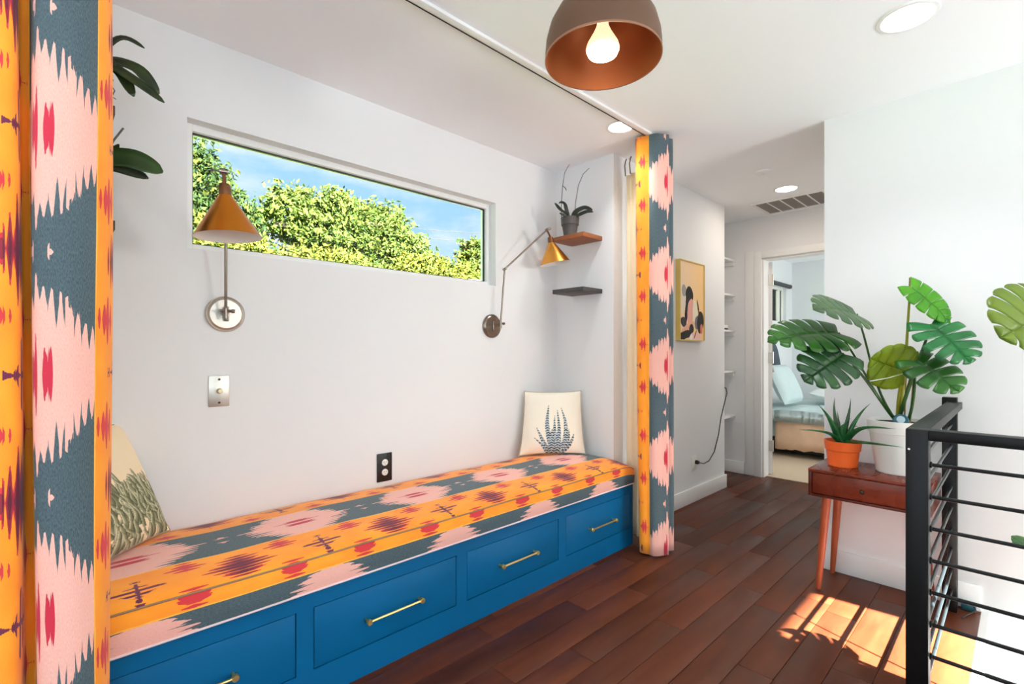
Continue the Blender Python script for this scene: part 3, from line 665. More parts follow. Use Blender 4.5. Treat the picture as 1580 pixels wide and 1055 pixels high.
# left orchids (hanging over the shelf ends)
o1 = (.055, 1.99, 1.92)
e = empty('potted_orchid', o1, 'orchid with long dark drooping leaves on the upper shelf behind the curtain', 'plant')
MB().lathe([(0, 0), (.040, 0), (.052, .075), (.056, .076), (.058, .115), (.052, .115), (.048, .095), (0, .095)], o1, n=28).build('pot', GREYPOT, e, smooth=True, sharp=30)
MB().lathe([(0, .1), (.025, .103), (.049, .097)], o1, n=20).build('soil', SOIL, e, smooth=True)
for pts, w in (([(.07, 1.95, 2.02), (.12, 1.92, 2.08), (.165, 1.90, 2.14), (.19, 1.90, 2.143), (.225, 1.90, 2.13)], .012), ([(.08, 1.95, 2.02), (.15, 1.92, 2.07), (.21, 1.90, 2.06), (.262, 1.90, 2.00)], .020),
               ([(.08, 1.95, 2.02), (.14, 1.90, 2.045), (.20, 1.87, 2.005), (.272, 1.87, 1.965)], .015), ([(.08, 1.96, 2.02), (.14, 1.93, 2.06), (.17, 1.9, 2.03), (.197, 1.89, 1.965)], .017), ([(.06, 1.95, 2.02), (.11, 1.89, 2.06), (.15, 1.86, 2.03)], .018)):
    add_leaf(e, *strap(pts, w, up=(-.4, -.75, .5)), ORCH)
MB().tube([(.135, 1.9, 2.03), (.148, 1.9, 2.0), (.143, 1.9, 1.985), (.152, 1.9, 1.97), (.146, 1.9, 1.95), (.155, 1.9, 1.945)], .0016, 5).build('aerial_root', TWIG, e, smooth=True)
o2 = (.04, 1.99, 1.575)
e = empty('potted_orchid', o2, 'orchid with one broad green leaf on the lower shelf behind the curtain', 'plant')
MB().lathe([(0, 0), (.040, 0), (.052, .075), (.056, .076), (.058, .115), (.052, .115), (.048, .095), (0, .095)], o2, n=28).build('pot', GREYPOT, e, smooth=True, sharp=30)
MB().lathe([(0, .1), (.025, .103), (.049, .097)], o2, n=20).build('soil', SOIL, e, smooth=True)
add_leaf(e, *strap([(.06, 1.96, 1.68), (.12, 1.9, 1.755), (.19, 1.875, 1.765), (.268, 1.87, 1.745)], .040, 22, up=(-.45, -.75, .5)), ORCHG)
add_leaf(e, *strap([(.06, 1.97, 1.68), (.11, 1.92, 1.745), (.17, 1.91, 1.74), (.235, 1.90, 1.725)], .026, 22, up=(-.4, -.7, .6)), ORCH)
add_leaf(e, *strap([(.06, 1.98, 1.68), (.12, 1.95, 1.74), (.155, 1.94, 1.80), (.165, 1.94, 1.825)], .016, 12, up=(-.6, -.8, 0)), ORCH)
MB().tube([(.08, 1.94, 1.68), (.13, 1.91, 1.765), (.15, 1.90, 1.82), (.172, 1.89, 1.86)], .0028, 6).build('flower_stem', TWIG, e, smooth=True)
# ================================================================== PENDANT
pc = Vector((1.27, .917, 2.10))
e = empty('pendant_lamp', (pc.x, pc.y, H), 'bronze dome pendant lamp with glowing bulb hanging from the ceiling', 'lamp')
pr_ = [(.180, 0.0), (.1805, .02), (.177, .06), (.165, .105), (.143, .145), (.112, .175), (.078, .195), (.045, .205), (.02, .208)]
o = MB().lathe(pr_, pc, n=72).build('dome_shade', PENDOUT, e, smooth=True)
MB().lathe([(.1785, .0005)]+[(r-.0025, h-.0025) for r, h in pr_[1:]], pc, n=72).build('shade_lining', PENDIN, o, smooth=True)
MB().lathe([(.178, 0), (.1812, -.0015), (.1815, .004), (.180, .006)], pc, n=72).build('rim', mat('pendant_rim', srgb(150, 104, 78), .4, .3), o, smooth=True)
MB().lathe([(.02, .2), (.024, .205), (.024, .235), (.010, .25), (.010, .31), (.055, .315), (.055, .3395), (0, .3395)], pc, n=28).build('stem_and_canopy', PENDOUT, e, smooth=True, sharp=30)
MB().lathe([(0, .20), (.022, .2), (.022, .13), (.018, .128)], pc, n=20).build('socket', WHTPL, e, smooth=True)
MB().lathe([(.016, .128), (.019, .105), (.028, .085), (.048, .05), (.0525, .035), (.051, .03)], pc, n=28).build('bulb_body', mat('bulb_glass', srgb(240, 220, 200), .3, emit=(1, .7, .42, 1), estr=1.2), e, smooth=True)
MB().lathe([(.051, .03), (.045, .016), (.028, .007), (0, .004)], pc, n=28).build('bulb_face', emitm('bulb_glow', (1, .82, .6, 1), 15), e, smooth=True)
# recessed downlights
for (x, y, r, lb) in ((2.332, 1.56, .066, 'round recessed ceiling light beside the curtain rail end'), (2.347, .304, .078, 'round recessed ceiling light at the top right, nearest'), (4.152, 1.274, .072, 'round recessed ceiling light in the hallway by the vent')):
    light('downlight_beam', 'AREA', (x, y, H-.008), 4.6 if x > 4 else (3 if y < 1 else 2.5), (1, .86, .72) if x > 4 else (.94, .97, 1), (0, 0, -1), shape='DISK', size=r*1.8, spread=math.pi if x > 4 else 1.9)
    e = empty('recessed_light', (x, y, H), lb, 'ceiling light', 'recessed ceiling lights')
    MB().lathe([(r, -.002), (r+.004, -.006), (r+.016, -.004), (r+.018, 0)], (x, y, H), n=40).build('trim_ring', TRIM, e, smooth=True)
    MB().lathe([(0, -.0045), (r*.7, -.004), (r+.001, -.002)], (x, y, H), n=40).build('lens', emitm('downlight_glow', (1, .97, .92, 1), 9), e, smooth=True)
# ceiling vent and sensor
e = empty('ceiling_vent', (4.58, 1.34, H), 'grey return air grille in the hallway ceiling', 'vent')
VENT = mat('vent_grey', srgb(150, 143, 138), .6)
box('backing', 4.39, 4.78, 1.09, 1.60, H-.004, H-.0005, VENT, e)
MB().box(4.37, 4.395, 1.07, 1.62, H-.01, H).box(4.775, 4.80, 1.07, 1.62, H-.01, H).box(4.395, 4.775, 1.07, 1.095, H-.01, H).box(4.395, 4.775, 1.595, 1.62, H-.01, H).build('frame', TRIM, e)
for y in (1.2, 1.3, 1.4, 1.5): box('divider', 4.395, 4.775, y-.005, y+.005, H-.009, H-.003, TRIM, e)
for k in range(16): box('slat', 4.402+k*.0235, 4.412+k*.0235, 1.095, 1.595, H-.0065, H-.0035, VENT, e)
e = empty('ceiling_sensor', (3.646, 1.264, H), 'small pale plate on the hallway ceiling', 'sensor')
MB().lathe([(0, -.012), (.045, -.012), (.055, -.006), (.057, 0)], (3.646, 1.264, H), n=32).build('cover', CEIL, e, smooth=True)
MB().lathe([(0, -.014), (.012, -.0135), (.014, -.012)], (3.646, 1.264, H), n=16).build('sensor_eye', WHTPL, e, smooth=True)
# ================================================================== HALL: picture, cord, niche shelves
e = empty('canvas_painting', (3.6, YH, 1.26), 'abstract peach, black and pink painting in a thin gold frame on the hall wall', 'painting')
GOLD = mat('pale_gold_frame', srgb(214, 186, 104), .4, .5)
x0, x1, z0, z1 = 3.41, 3.815, 1.262, 1.87
MB().box(x0, x0+.008, YH-.036, YH, z0, z1).box(x1-.008, x1, YH-.036, YH, z0, z1).box(x0+.008, x1-.008, YH-.036, YH, z0, z0+.008).box(x0+.008, x1-.008, YH-.036, YH, z1-.008, z1).build('frame', GOLD, e)
nu, nv = 110, 160
uu, vv = np.meshgrid(np.linspace(0, 1, nu), np.linspace(0, 1, nv), indexing='ij')
wu = uu+.03*(vnoise(uu*7, vv*9)-.5); wv = vv+.02*(vnoise(uu*8+4, vv*7)-.5)
c = lin(248, 214, 178)*(1-uu[..., None])+lin(252, 204, 134)*uu[..., None]
def ell(cu_, cv_, ru, rv, ang, colr, th=1.0):
    du, dv = wu-cu_, (wv-cv_)*1.5; a = math.radians(ang); x_, y_ = du*math.cos(a)+dv*math.sin(a), -du*math.sin(a)+dv*math.cos(a)
    c[(x_/ru)**2+(y_/(rv*1.5))**2 < th] = lin(*colr)
for a in (((.14, .47, .09, .19, 8), (238, 224, 204)), ((.16, .38, .09, .08, -12), (168, 162, 152)), ((.38, .42, .15, .11, -14), (30, 22, 22)), ((.26, .62, .06, .22, 6), (26, 20, 22)), ((.42, .64, .13, .17, 8), (240, 172, 158)), ((.62, .64, .10, .16, -6), (246, 232, 206)),
          ((.14, .77, .13, .06, 10), (58, 46, 56)), ((.3, .86, .30, .06, -24), (240, 178, 150)), ((.2, .94, .28, .055, -14), (24, 18, 18)), ((.46, .86, .10, .06, -30), (28, 22, 22)), ((.70, .78, .09, .09, 10), (120, 116, 116)), ((.84, .77, .14, .15, 6), (30, 26, 26)), ((.75, .58, .03, .12, -16), (30, 24, 24)), ((.66, .97, .24, .06, 0), (246, 196, 186)), ((.9, .86, .05, .07, 0), (222, 120, 104)), ((.62, .93, .02, .07, 30), (120, 40, 40)), ((.45, .97, .06, .04, 0), (250, 240, 230))): ell(*a[0], a[1])
V = np.stack([x0+.008+uu*(x1-x0-.016), np.full_like(uu, YH-.030), z1-.008-vv*(z1-z0-.016)], -1).reshape(-1, 3); idx = np.arange(nu*nv).reshape(nu, nv)
q = np.stack([idx[:-1, :-1], idx[:-1, 1:], idx[1:, 1:], idx[1:, :-1]], -1).reshape(-1, 4)
mk('canvas', V, q, attrmat('painted_canvas', .7), e, col=np.concatenate([c.reshape(-1, 3), np.ones((nu*nv, 1))], 1))
box('stretcher', x0+.009, x1-.009, YH-.029, YH-.001, z0+.009, z1-.009, mat('raw_canvas', srgb(220, 206, 180), .8), e)
e = empty('power_cord', (3.72, YH-.02, .30), 'black power cord hanging from its plug on the hall wall', 'cord')  # an ordinary power cord with its plug
MB().lathe([(0, .03), (.012, .028), (.016, .015), (.016, 0), (0, 0)], (3.72, YH-.006, .306), (0, -1, 0), 14).build('plug', BLKPL, e, smooth=True)
MB().tube([(3.72, YH-.034, .306), (3.80, YH-.034, .285), (3.90, YH-.03, .29), (4.00, YH-.03, .35), (4.08, YH-.03, .48), (4.13, YH-.03, .62), (4.20, YH-.03, .74), (4.262, YH-.025, .82), (4.275, YH-.012, .86), (4.285, YH+.03, .88), (4.29, YH+.2, .87)], .0045, 6).build('cable', BLKPL, e, smooth=True)
e = empty('wall_outlet', (3.69, YH, .24), 'white outlet plate on the hall wall behind the black plug', 'outlet')
box('cover_plate', 3.655, 3.735, YH-.006, YH, .245, .36, WHTPL, e, bev=.002); box('socket_face', 3.675, 3.715, YH-.0075, YH-.005, .262, .29, TRIM, e, bev=.0005)
for i, (z, w_) in enumerate(((2.06, 'topmost'), (1.72, 'second from the top'), (1.375, 'middle'), (.985, 'second from the bottom'), (.552, 'lowest'))):
    e = empty('niche_shelf', (4.57, 2.1, z), w_+' white shelf in the hallway niche', 'shelf', 'white niche shelves')
    box('board', 4.272, XE-.002, 1.945, 2.258, z-.009, z+.009, TRIM, e, bev=.001)
    MB().box(XE-.035, XE-.001, 1.955, 2.25, z-.045, z-.009).build('cleat', TRIM, e)
e = empty('small_box', (4.4, 2.0, 1.384), 'small white and black box on the middle niche shelf', 'box')
box('lid', 4.63, 4.72, 1.955, 2.03, 1.402, 1.43, WHTPL, e, bev=.002); box('tray', 4.63, 4.72, 1.955, 2.03, 1.3845, 1.402, BLKPL, e, bev=.001)
# ================================================================== BEDROOM
e = empty('bed', (6.8, 1.2, 0), 'bed with peach duvet and pale aqua sheet seen through the open door', 'bed')
DUV = mat('peach_duvet', srgb(226, 190, 160), .85, var=.1, scale=14, bump=.5, bscale=25); SHEET = mat('pale_aqua_sheet', srgb(196, 214, 214), .8, var=.06, scale=10, bump=.3, bscale=20)
bx0, bx1, by0, by1 = 6.0, 7.5, .25, 2.24
box('bed_base', bx0+.06, bx1-.04, by0+.05, by1-.02, .05, .2, mat('black_bed_base', srgb(30, 28, 28), .7), e, bev=.01)
for x in (bx0+.12, bx1-.12):
    for y in (by0+.15, by1-.15): box('leg', x-.025, x+.025, y-.025, y+.025, .006, .06, BLKPL, e)
box('mattress', bx0+.03, bx1-.02, by0+.03, by1-.01, .2, .44, SHEET, e, bev=.04)
def drape(name, x0, x1, y0, y1, ztop, zbot, m, amp, seed):
    nx_, ny_ = 50, 60; V = []; F = []
    prof_ = [(x0-.012, zbot), (x0-.022, zbot+.1), (x0-.02, ztop-.09), (x0-.006, ztop-.03), (x0+.03, ztop), (x0+.25, ztop+.02)]+[(x0+.25+(x1-x0-.25)*k/12, ztop+.025) for k in range(1, 13)]
    for i in range(ny_):
        y = y0+(y1-y0)*i/(ny_-1)
        for j, (x, z) in enumerate(prof_):
            nz_ = float(vnoise(np.array(y*9+seed), np.array(j*.8+seed)))-.5; n2_ = float(vnoise(np.array(y*24+seed), np.array(j*1.1)))-.5
            V.append((x+(amp*nz_ if j < 4 else 0)-abs(amp*.3*n2_), y, z+(amp*nz_ if j > 3 else 0)+(amp*.6*n2_ if j == 0 else 0)))
    k = len(prof_)
    for i in range(ny_-1):
        for j in range(k-1): F.append((i*k+j, i*k+j+1, (i+1)*k+j+1, (i+1)*k+j))
    o = mk(name, V, F, m, e, smooth=True); md = o.modifiers.new('thickness', 'SOLIDIFY'); md.thickness = .02; md.offset = -1; return o
drape('duvet', bx0, bx1, by0, 1.95, .45, .09, DUV, .045, 3)
drape('folded_sheet', bx0-.03, bx1, .9, 2.2, .50, .41, SHEET, .03, 8)
def bpil(name, label, loc, w, h_, t, rot, m):
    n = 24; a = np.linspace(-1, 1, n); A, B = np.meshgrid(a, a, indexing='ij'); T = t/2*np.clip((1-A**4)*(1-B**4), 0, 1)**.6
    root = empty(name, loc, label, 'pillow', 'bed pillows'); M_ = Matrix.Translation(loc) @ rot; idx = np.arange(n*n).reshape(n, n); q = np.stack([idx[:-1, :-1], idx[1:, :-1], idx[1:, 1:], idx[:-1, 1:]], -1).reshape(-1, 4)
    b = MB()
    for s_ in (1, -1): b.add([M_ @ Vector((x*w/2, y*h_/2, s_*z)) for x, y, z in zip(A.ravel(), B.ravel(), T.ravel())], q if s_ > 0 else q[:, ::-1])
    b.build('cover', m, root, smooth=True); 
    MB().tube([M_ @ Vector((x*w/2, y*h_/2, 0)) for x, y in ((-1, -1), (1, -1), (1, 1), (-1, 1), (-1, -1))], .004, 5).build('seam', m, root)
    return root
WHC = mat('white_pillowcase', srgb(222, 226, 224), .85, var=.04, bump=.3, bscale=20); NAVY = mat('navy_stripe_cloth', srgb(70, 80, 92), .85, var=.5, scale=4, stretch=(1, 1, 18))
bpil('bed_pillow', 'pale aqua bed pillow leaning under the bedroom window', (6.45, 1.99, .79), .66, .48, .16, Matrix.Rotation(math.radians(66), 4, 'X'), SHEET)
bpil('bed_pillow', 'white bed pillow lying flat on the bed', (7.05, 1.62, .625), .6, .42, .14, Matrix.Rotation(math.radians(12), 4, 'X'), WHC)
bpil('bed_cushion', 'navy striped cushion under the bedroom window', (6.62, 2.225, 1.10), .6, .36, .11, Matrix.Rotation(math.radians(80), 4, 'X'), NAVY)
e = empty('roller_shade', (7.12, 2.29, 2.07), 'dark rolled shade above the bedroom window', 'window shade')
MB().tube([(6.72, 2.265, 2.08), (7.54, 2.265, 2.08)], .028, 14).build('shade_roll', mat('charcoal_shade_cloth', srgb(66, 70, 72), .7), e, smooth=True)
for x in (6.71, 7.545): box('bracket', x-.006, x+.006, 2.23, 2.3, 2.05, 2.115, WHTPL, e)
d2 = empty('door_2', (7.74, 1.35, 0), None, None); st(d2)
box('door_leaf', 7.72, 7.735, .75, 1.72, 0.01, 2.02, TRIM, d2, bev=.002)
MB().box(7.70, 7.74, 1.72, 1.79, 0, 2.09).box(7.70, 7.74, .68, .75, 0, 2.09).box(7.70, 7.74, .75, 1.72, 2.02, 2.09).build('casing', TRIM, d2)
e = empty('wall_print', (7.715, 1.55, 1.32), 'small blue, white and red print on the bedroom closet door', 'picture')
box('print_frame', 7.706, 7.719, 1.42, 1.66, 1.32, 1.62, WHTPL, e)
box('print_blue', 7.702, 7.706, 1.44, 1.56, 1.34, 1.48, mat('print_blue_ink', srgb(40, 90, 160), .6), e); box('print_red', 7.702, 7.706, 1.57, 1.64, 1.46, 1.54, mat('print_red_ink', srgb(200, 90, 60), .6), e)
# ================================================================== SIDE TABLE
tx0, tx1, ty0, ty1 = 2.72, 3.07, .272, .737; tz0, tz1 = .474, .606
e = empty('side_table', ((tx0+tx1)/2, (ty0+ty1)/2, 0), 'reddish walnut side table with one drawer and splayed legs', 'table')
box('table_top', tx0, tx1, ty0, ty1, tz1-.014, tz1, TABLE, e, bev=.002)
MB().box(tx0+.001, tx1-.001, ty0+.001, ty0+.015, tz0, tz1-.014, .0015).box(tx0+.001, tx1-.001, ty1-.015, ty1-.001, tz0, tz1-.014, .0015).box(tx0+.001, tx1-.001, ty0+.015, ty1-.015, tz0, tz0+.012, .0015).box(tx1-.012, tx1-.002, ty0+.015, ty1-.015, tz0+.012, tz1-.014).build('case', TABLED, e, smooth=True)
d = box('drawer', tx0+.005, tx0+.02, ty0+.018, ty1-.018, tz0+.015, tz1-.017, TABLE, e, bev=.001)
MB().lathe([(0, .02), (.008, .019), (.0105, .013), (.008, .007), (.005, 0)], (tx0+.005, .515, .534), (-1, 0, 0), 16).build('knob', mat('dark_bronze', srgb(86, 66, 54), .35, .9), d, smooth=True)
for sx in (0, 1):
    for sy in (0, 1):
        top = (tx0+.065 if sx == 0 else tx1-.06, ty0+.065 if sy == 0 else ty1-.065); ft = (2.788 if sx == 0 else 3.045, ty0+.03 if sy == 0 else ty1-.028)
        MB().tube([(top[0], top[1], tz0), (top[0]*.5+ft[0]*.5, top[1]*.5+ft[1]*.5, tz0/2), (ft[0], ft[1], .0)], [.021, .017, .0115], 14).build('leg', LEGW, e, smooth=True)
# ------------------------------------------------------------------ aloe
ac = Vector((2.905, .632, tz1))
e = empty('potted_aloe', ac, 'spiky aloe in a bright orange pot on the side table', 'plant')
MB().lathe([(0, 0), (.060, 0), (.0625, .003), (.071, .078), (.076, .081), (.081, .124), (.0815, .127), (.076, .127), (.070, .1), (0, .1)], ac, n=40).build('pot', ORPOT, e, smooth=True, sharp=30)
MB().lathe([(0, .112), (.035, .114), (.071, .108)], ac, n=24).build('soil', SOIL, e, smooth=True)
def aloe_leaf(pts, w, m, root):
    P = np.array(pts, float); n = 12; d = np.r_[0, np.cumsum(np.linalg.norm(np.diff(P, axis=0), axis=1))]; s = np.linspace(0, d[-1], n)
    Q = np.stack([np.interp(s, d, P[:, k]) for k in range(3)], 1)
    for _ in range(3): Q[1:-1] = (Q[:-2]+2*Q[1:-1]+Q[2:])/4
    V = []; F = []; K = 8
    for i in range(n):
        t = Vector(Q[min(i+1, n-1)]-Q[max(i-1, 0)]).normalized(); rad = Vector((Q[i][0]-ac.x, Q[i][1]-ac.y, 0))
        sx = t.cross(Vector((0, 0, 1)) if abs(t.z) < .95 else Vector((.69, .72, 0))).normalized(); nn = sx.cross(t)
        f = i/(n-1); ww = w*1.22*max(.03, (1-f**1.7)); hh = ww*.45
        for k in range(K):
            a = 2*math.pi*k/K; V.append(Vector(Q[i])+sx*ww*math.cos(a)+nn*(hh*math.sin(a)+(ww*.35*math.cos(a)**2)))
    for i in range(n-1):
        for k in range(K): F.append((i*K+k, i*K+(k+1) % K, (i+1)*K+(k+1) % K, (i+1)*K+k))
    F.append(tuple(range(K)))
    mk('leaf', V, F, m, root, smooth=True)
SC = 2.465/754.6  # metres per photo pixel at the pot's distance
rv = Vector((.7234, -.6905, 0)); dv = Vector((.6905, .7234, 0))
def ap(dx, dy, dd): return ac+rv*(dx*SC)-dv*dd+Vector((0, 0, .125+dy*SC))
for pts, w, m in (([(-3, -6, 0), (-18, 20, .02), (-30, 42, .03), (-45, 57, .04)], .018, ALOE), ([(-3, -6, 0), (-8, 30, -.01), (-10, 55, -.02), (-8, 66, -.02)], .013, ALOEB), ([(0, -6, 0), (10, 30, -.01), (14, 50, -.01), (17, 65, -.02)], .012, ALOEB),
                  ([(2, -6, 0), (12, 25, .02), (24, 48, .03), (34, 59, .04)], .019, ALOE), ([(-4, -4, 0), (-25, 14, .03), (-55, 19, .05), (-78, 20, .06)], .014, ALOE), ([(2, -4, 0), (0, 18, .08), (-4, 31, .185), (-1, 35, .345)], .018, ALOE),
                  ([(2, -4, 0), (-2, 4, .09), (-8, 9, .215), (0, 13, .385)], .015, ALOE), ([(0, -4, 0), (14, 12, -.03), (28, 20, -.05), (37, 20, -.06)], .012, ALOEB), ([(0, -4, 0), (-2, 25, .015), (3, 32, .02), (6, 36, .03)], .017, ALOE), ([(0, -4, 0), (-1, 25, -.02), (-2, 45, -.03)], .009, ALOEB), ([(-2, -5, .02), (-14, 3, .05), (-20, 10, .07)], .010, ALOE)):
    aloe_leaf([ap(*p) for p in pts], w, m, e)
# ------------------------------------------------------------------ monstera leaves
def monstera(L, Wd, nl=5, gap=.55, cup=.12, droop=.18, seed=0, nr=7):
    """local leaf: x = base->tip, y = across, z = up; lobes separated by splits"""
    R = random.Random(seed); V = []; F = []
    def width(t): return Wd*(1-abs(2*t-.72)**2.3*.42)*(1-t**7*.96)
    def pt(t, r, side):
        ph = math.radians(128-94*t**.8); w = width(t); d = r*w*(1 if t < .9 else 1)
        x = t*L*.93+d*math.cos(ph)*.75; y = side*d*math.sin(ph)
        z = cup*Wd*(r**.8)*math.sin(r*2.4)-droop*L*(t-.35)**2*(1 if t > .35 else .3)-.12*Wd*r*r
        return (x, y, z)
    ts = [0.0]+[(.16+.84*i/nl) for i in range(nl)]+[1.0]
    for side in (-1, 1):
        for i in range(len(ts)-1):
            t0, t1 = ts[i], ts[i+1]; r0 = R.uniform(.28, .5); g = gap*R.uniform(.7, 1.15)*(0 if i == 0 else 1); g1 = gap*R.uniform(.7, 1.15)*(0 if i == len(ts)-2 else 1)
            base_ = len(V); nt_ = 5
            for a in range(nr):
                r = a/(nr-1); k = max(0, (r-r0)/(1-r0))**.75
                q0 = t0+(t1-t0)*g*.33*k; q1 = t1-(t1-t0)*g1*.33*k
                for b_ in range(nt_):
                    f = b_/(nt_-1); rr = r*(1-(.055*(2*f-1)**2*r if i > 0 else 0)); V.append(pt(q0+(q1-q0)*f, rr, side))
            for a in range(nr-1):
                for b_ in range(nt_-1):
                    q = (base_+a*nt_+b_, base_+(a+1)*nt_+b_, base_+(a+1)*nt_+b_+1, base_+a*nt_+b_+1); F.append(q if side < 0 else q[::-1])
    return np.array(V), F
SOFT = {}
def place_leaf(root, base_, tip, normal, wid, m, seed=0, nl=5, gap=.55, droop=.18, label=None, cup=.12):
    B, T = Vector(base_), Vector(tip); xl = (T-B); L_ = xl.length; xl.normalize(); n_ = Vector(normal); n_ = (n_-xl*n_.dot(xl)).normalized(); yl = n_.cross(xl)
    V, F = monstera(L_, wid, nl, gap, cup, droop, seed)
    W_ = np.array(B)+V[:, :1]*np.array(xl)+V[:, 1:2]*np.array(yl)+V[:, 2:]*np.array(n_)
    o = mk('leaf', W_, F, m, root, smooth=True); md = o.modifiers.new('thickness', 'SOLIDIFY'); md.thickness = .0012
    if label: o['label'] = label
    # midrib
    rib = [tuple(np.array(B)+np.array(xl)*(t*L_*.93)+np.array(n_)*(-droop*L_*(t-.35)**2*(1 if t > .35 else .3)-.001)) for t in np.linspace(0, .95, 8)]
    MB().tube(rib, [.0028-.0022*k/7 for k in range(8)], 5).build('midrib', STEM, o, smooth=True); return o
u_ = lambda px: (px-790)/754.6
def at(px, py, D):  # a point of the plant measured in the photo, at its own distance
    a = u_(px); return Vector((D*(.6905+a*.7234), D*(.7234-a*.6905), CAMZ+D*(541.4-py)/754.6))
mc = Vector((2.935, .415, tz1))
e = empty('potted_monstera', mc, 'large split-leaf monstera in a white pot on the side table', 'plant')
MB().lathe([(0, 0), (.082, 0), (.086, .004), (.108, .16), (.112, .19), (.1185, .192), (.1225, .248), (.117, .25), (.110, .21), (0, .21)], mc, n=48).build('pot', WHPOT, e, smooth=True, sharp=30)
MB().lathe([(0, .238), (.06, .240), (.113, .234)], mc, n=28).build('soil', SOIL, e, smooth=True)
so = mc+Vector((0, 0, .235)); tocam = Vector((-.75, -.35, .1)); upv = Vector((0, 0, 1))
def stem(pts, r0, r1, m=STEM, name='stem'):
    P = [np.array(p, float) for p in pts]; d = np.linspace(0, 1, 12); Q = []
    n = len(P)-1
    for f in d:  # bezier
        q = [p.copy() for p in P]
        while len(q) > 1: q = [a*(1-f)+b_*f for a, b_ in zip(q, q[1:])]
        Q.append(tuple(q[0]))
    return MB().tube(Q, [r0+(r1-r0)*f for f in d], 8).build(name, m, e, smooth=True)
#  (base px, tip px, distances, normal, half width, material, seed)
b1 = at(1322, 484, 2.32); place_leaf(e, b1, at(1258, 468, 2.14), Vector((-.55, -.42, .62)), .125, MONG, 1, droop=.2, gap=.36)
stem([so, so+Vector((-.02, .10, .15)), at(1345, 545, 2.33), b1], .006, .004)
b2 = at(1294, 513, 2.34); place_leaf(e, b2, at(1180, 519, 2.25), Vector((-.42, -.36, .75)), .145, MON, 2, nl=6, gap=.42)
stem([so, so+Vector((-.02, .08, .10)), at(1330, 560, 2.34), b2], .006, .004)
b3 = at(1300, 545, 2.24); place_leaf(e, b3, at(1240, 588, 2.16), Vector((-.6, -.45, .45)), .125, MOND, 3, gap=.42)
stem([so, so+Vector((-.03, .06, .08)), at(1345, 590, 2.27), at(1318, 565, 2.26), b3], .008, .0045)
b4 = at(1396, 572, 2.22); place_leaf(e, b4, at(1342, 553, 2.17), Vector((-.72, -.42, -.22)), .112, MONY, 4, nl=4, gap=.04, cup=.2, label='backlit yellow-green leaf')
stem([so, at(1385, 600, 2.26), b4], .009, .005, STEMY)
b5 = at(1405, 441, 2.20); place_leaf(e, b5, at(1477, 500, 2.12), Vector((-.55, -.55, .6)), .086, MONB, 5, gap=.16, label='bright green newest leaf')
stem([so, at(1400, 560, 2.24), at(1398, 520, 2.2), b5], .007, .0045, STEMY)
b6 = at(1437, 500, 2.14); place_leaf(e, b6, at(1506, 562, 2.0), Vector((-.6, -.5, .5)), .125, MONT, 6, nl=5, gap=.62)
stem([so, at(1402, 590, 2.2), at(1425, 540, 2.17), b6], .009, .005)
b7 = at(1414, 556, 2.13); place_leaf(e, b7, at(1488, 606, 1.98), Vector((-.6, -.5, .55)), .11, MON, 7, nl=4, gap=.45)
stem([so, at(1400, 600, 2.22), b7], .008, .005)
stem([so+Vector((.01, -.03, 0)), at(1407, 640, 2.22), at(1414, 600, 2.2), at(1411, 560, 2.18)], .007, .005)
for i, (px, pt_, D) in enumerate(((1404, 428, 2.25), (1411, 566, 2.25))):
    MB().tube([so+Vector((.02, -.02-.02*i, -.03)), at(px, pt_, D)], .0035, 6).build('support_stake', mat('bamboo_stake', srgb(146, 122, 84), .7, var=.2, scale=30), e, smooth=True)
MB().tube([at(1342, 588, 2.17), at(1370, 583, 2.15), at(1405, 573, 2.15)], .0014, 5).build('tie', WHTPL, e)
e = empty('moisture_meter', so+Vector((-.055, .0, 0)), 'round teal moisture meter stuck in the white pot of the monstera', 'meter')
TEAL = mat('teal_plastic', srgb(18, 84, 98), .35, var=.05)
mm = Vector((2.842, .392, .862)); dn = Vector((-.97, -.16, .18)).normalized()
MB().lathe([(0, .010), (.027, .010), (.031, .006), (.031, -.006), (0, -.006)], mm, dn, 28).build('case', TEAL, e, smooth=True, sharp=30)
MB().lathe([(0, .0112), (.015, .0112), (.016, .0098)], mm+Vector((0, 0, .006)), dn, 24).build('dial', mat('pale_dial', srgb(190, 214, 222), .3), e, smooth=True)
for k in (0, 1): MB().tube([mm+dn*.0118+Vector((.16, -.97, 0))*a+Vector((0, 0, -.013-.007*k)) for a in (-.009, .009)], .0013, 5).build('scale_mark', WHTPL, e)
MB().tube([mm-Vector((0, 0, .02)), mm-Vector((0, 0, .07))], .003, 6).build('probe', NICKEL, e)
# second monstera on the stair pier, mostly out of frame
sc = Vector((2.26, -.39, -.02))
e = empty('potted_monstera', sc, 'monstera leaves reaching in at the right edge behind the railing', 'plant')
MB().lathe([(0, 0), (.10, 0), (.13, .2), (.135, .24), (.127, .24), (.12, .2), (0, .2)], sc, n=40).build('pot', WHPOT, e, smooth=True, sharp=30)
MB().lathe([(0, .222), (.06, .224), (.123, .218)], sc, n=24).build('soil', SOIL, e, smooth=True)
so = sc+Vector((0, 0, .22))
b1 = at(1628, 476, 1.72); place_leaf(e, b1, at(1548, 518, 1.62), Vector((-.75, -.45, .35)), .15, leafmat('monstera_olive', srgb(92, 116, 36), srgb(120, 140, 44), .4, .4, 8, tcol=srgb(190, 210, 30)), 11, nl=5, gap=.22)
stem([so, so+Vector((.05, .03, .5)), b1], .009, .005)
b2 = at(1596, 838, 1.72); place_leaf(e, b2, at(1562, 834, 1.70), Vector((-.3, -.3, .9)), .035, MON, 12, nl=3, gap=.2)
stem([so, so+Vector((.06, .1, .16)), b2], .005, .003)
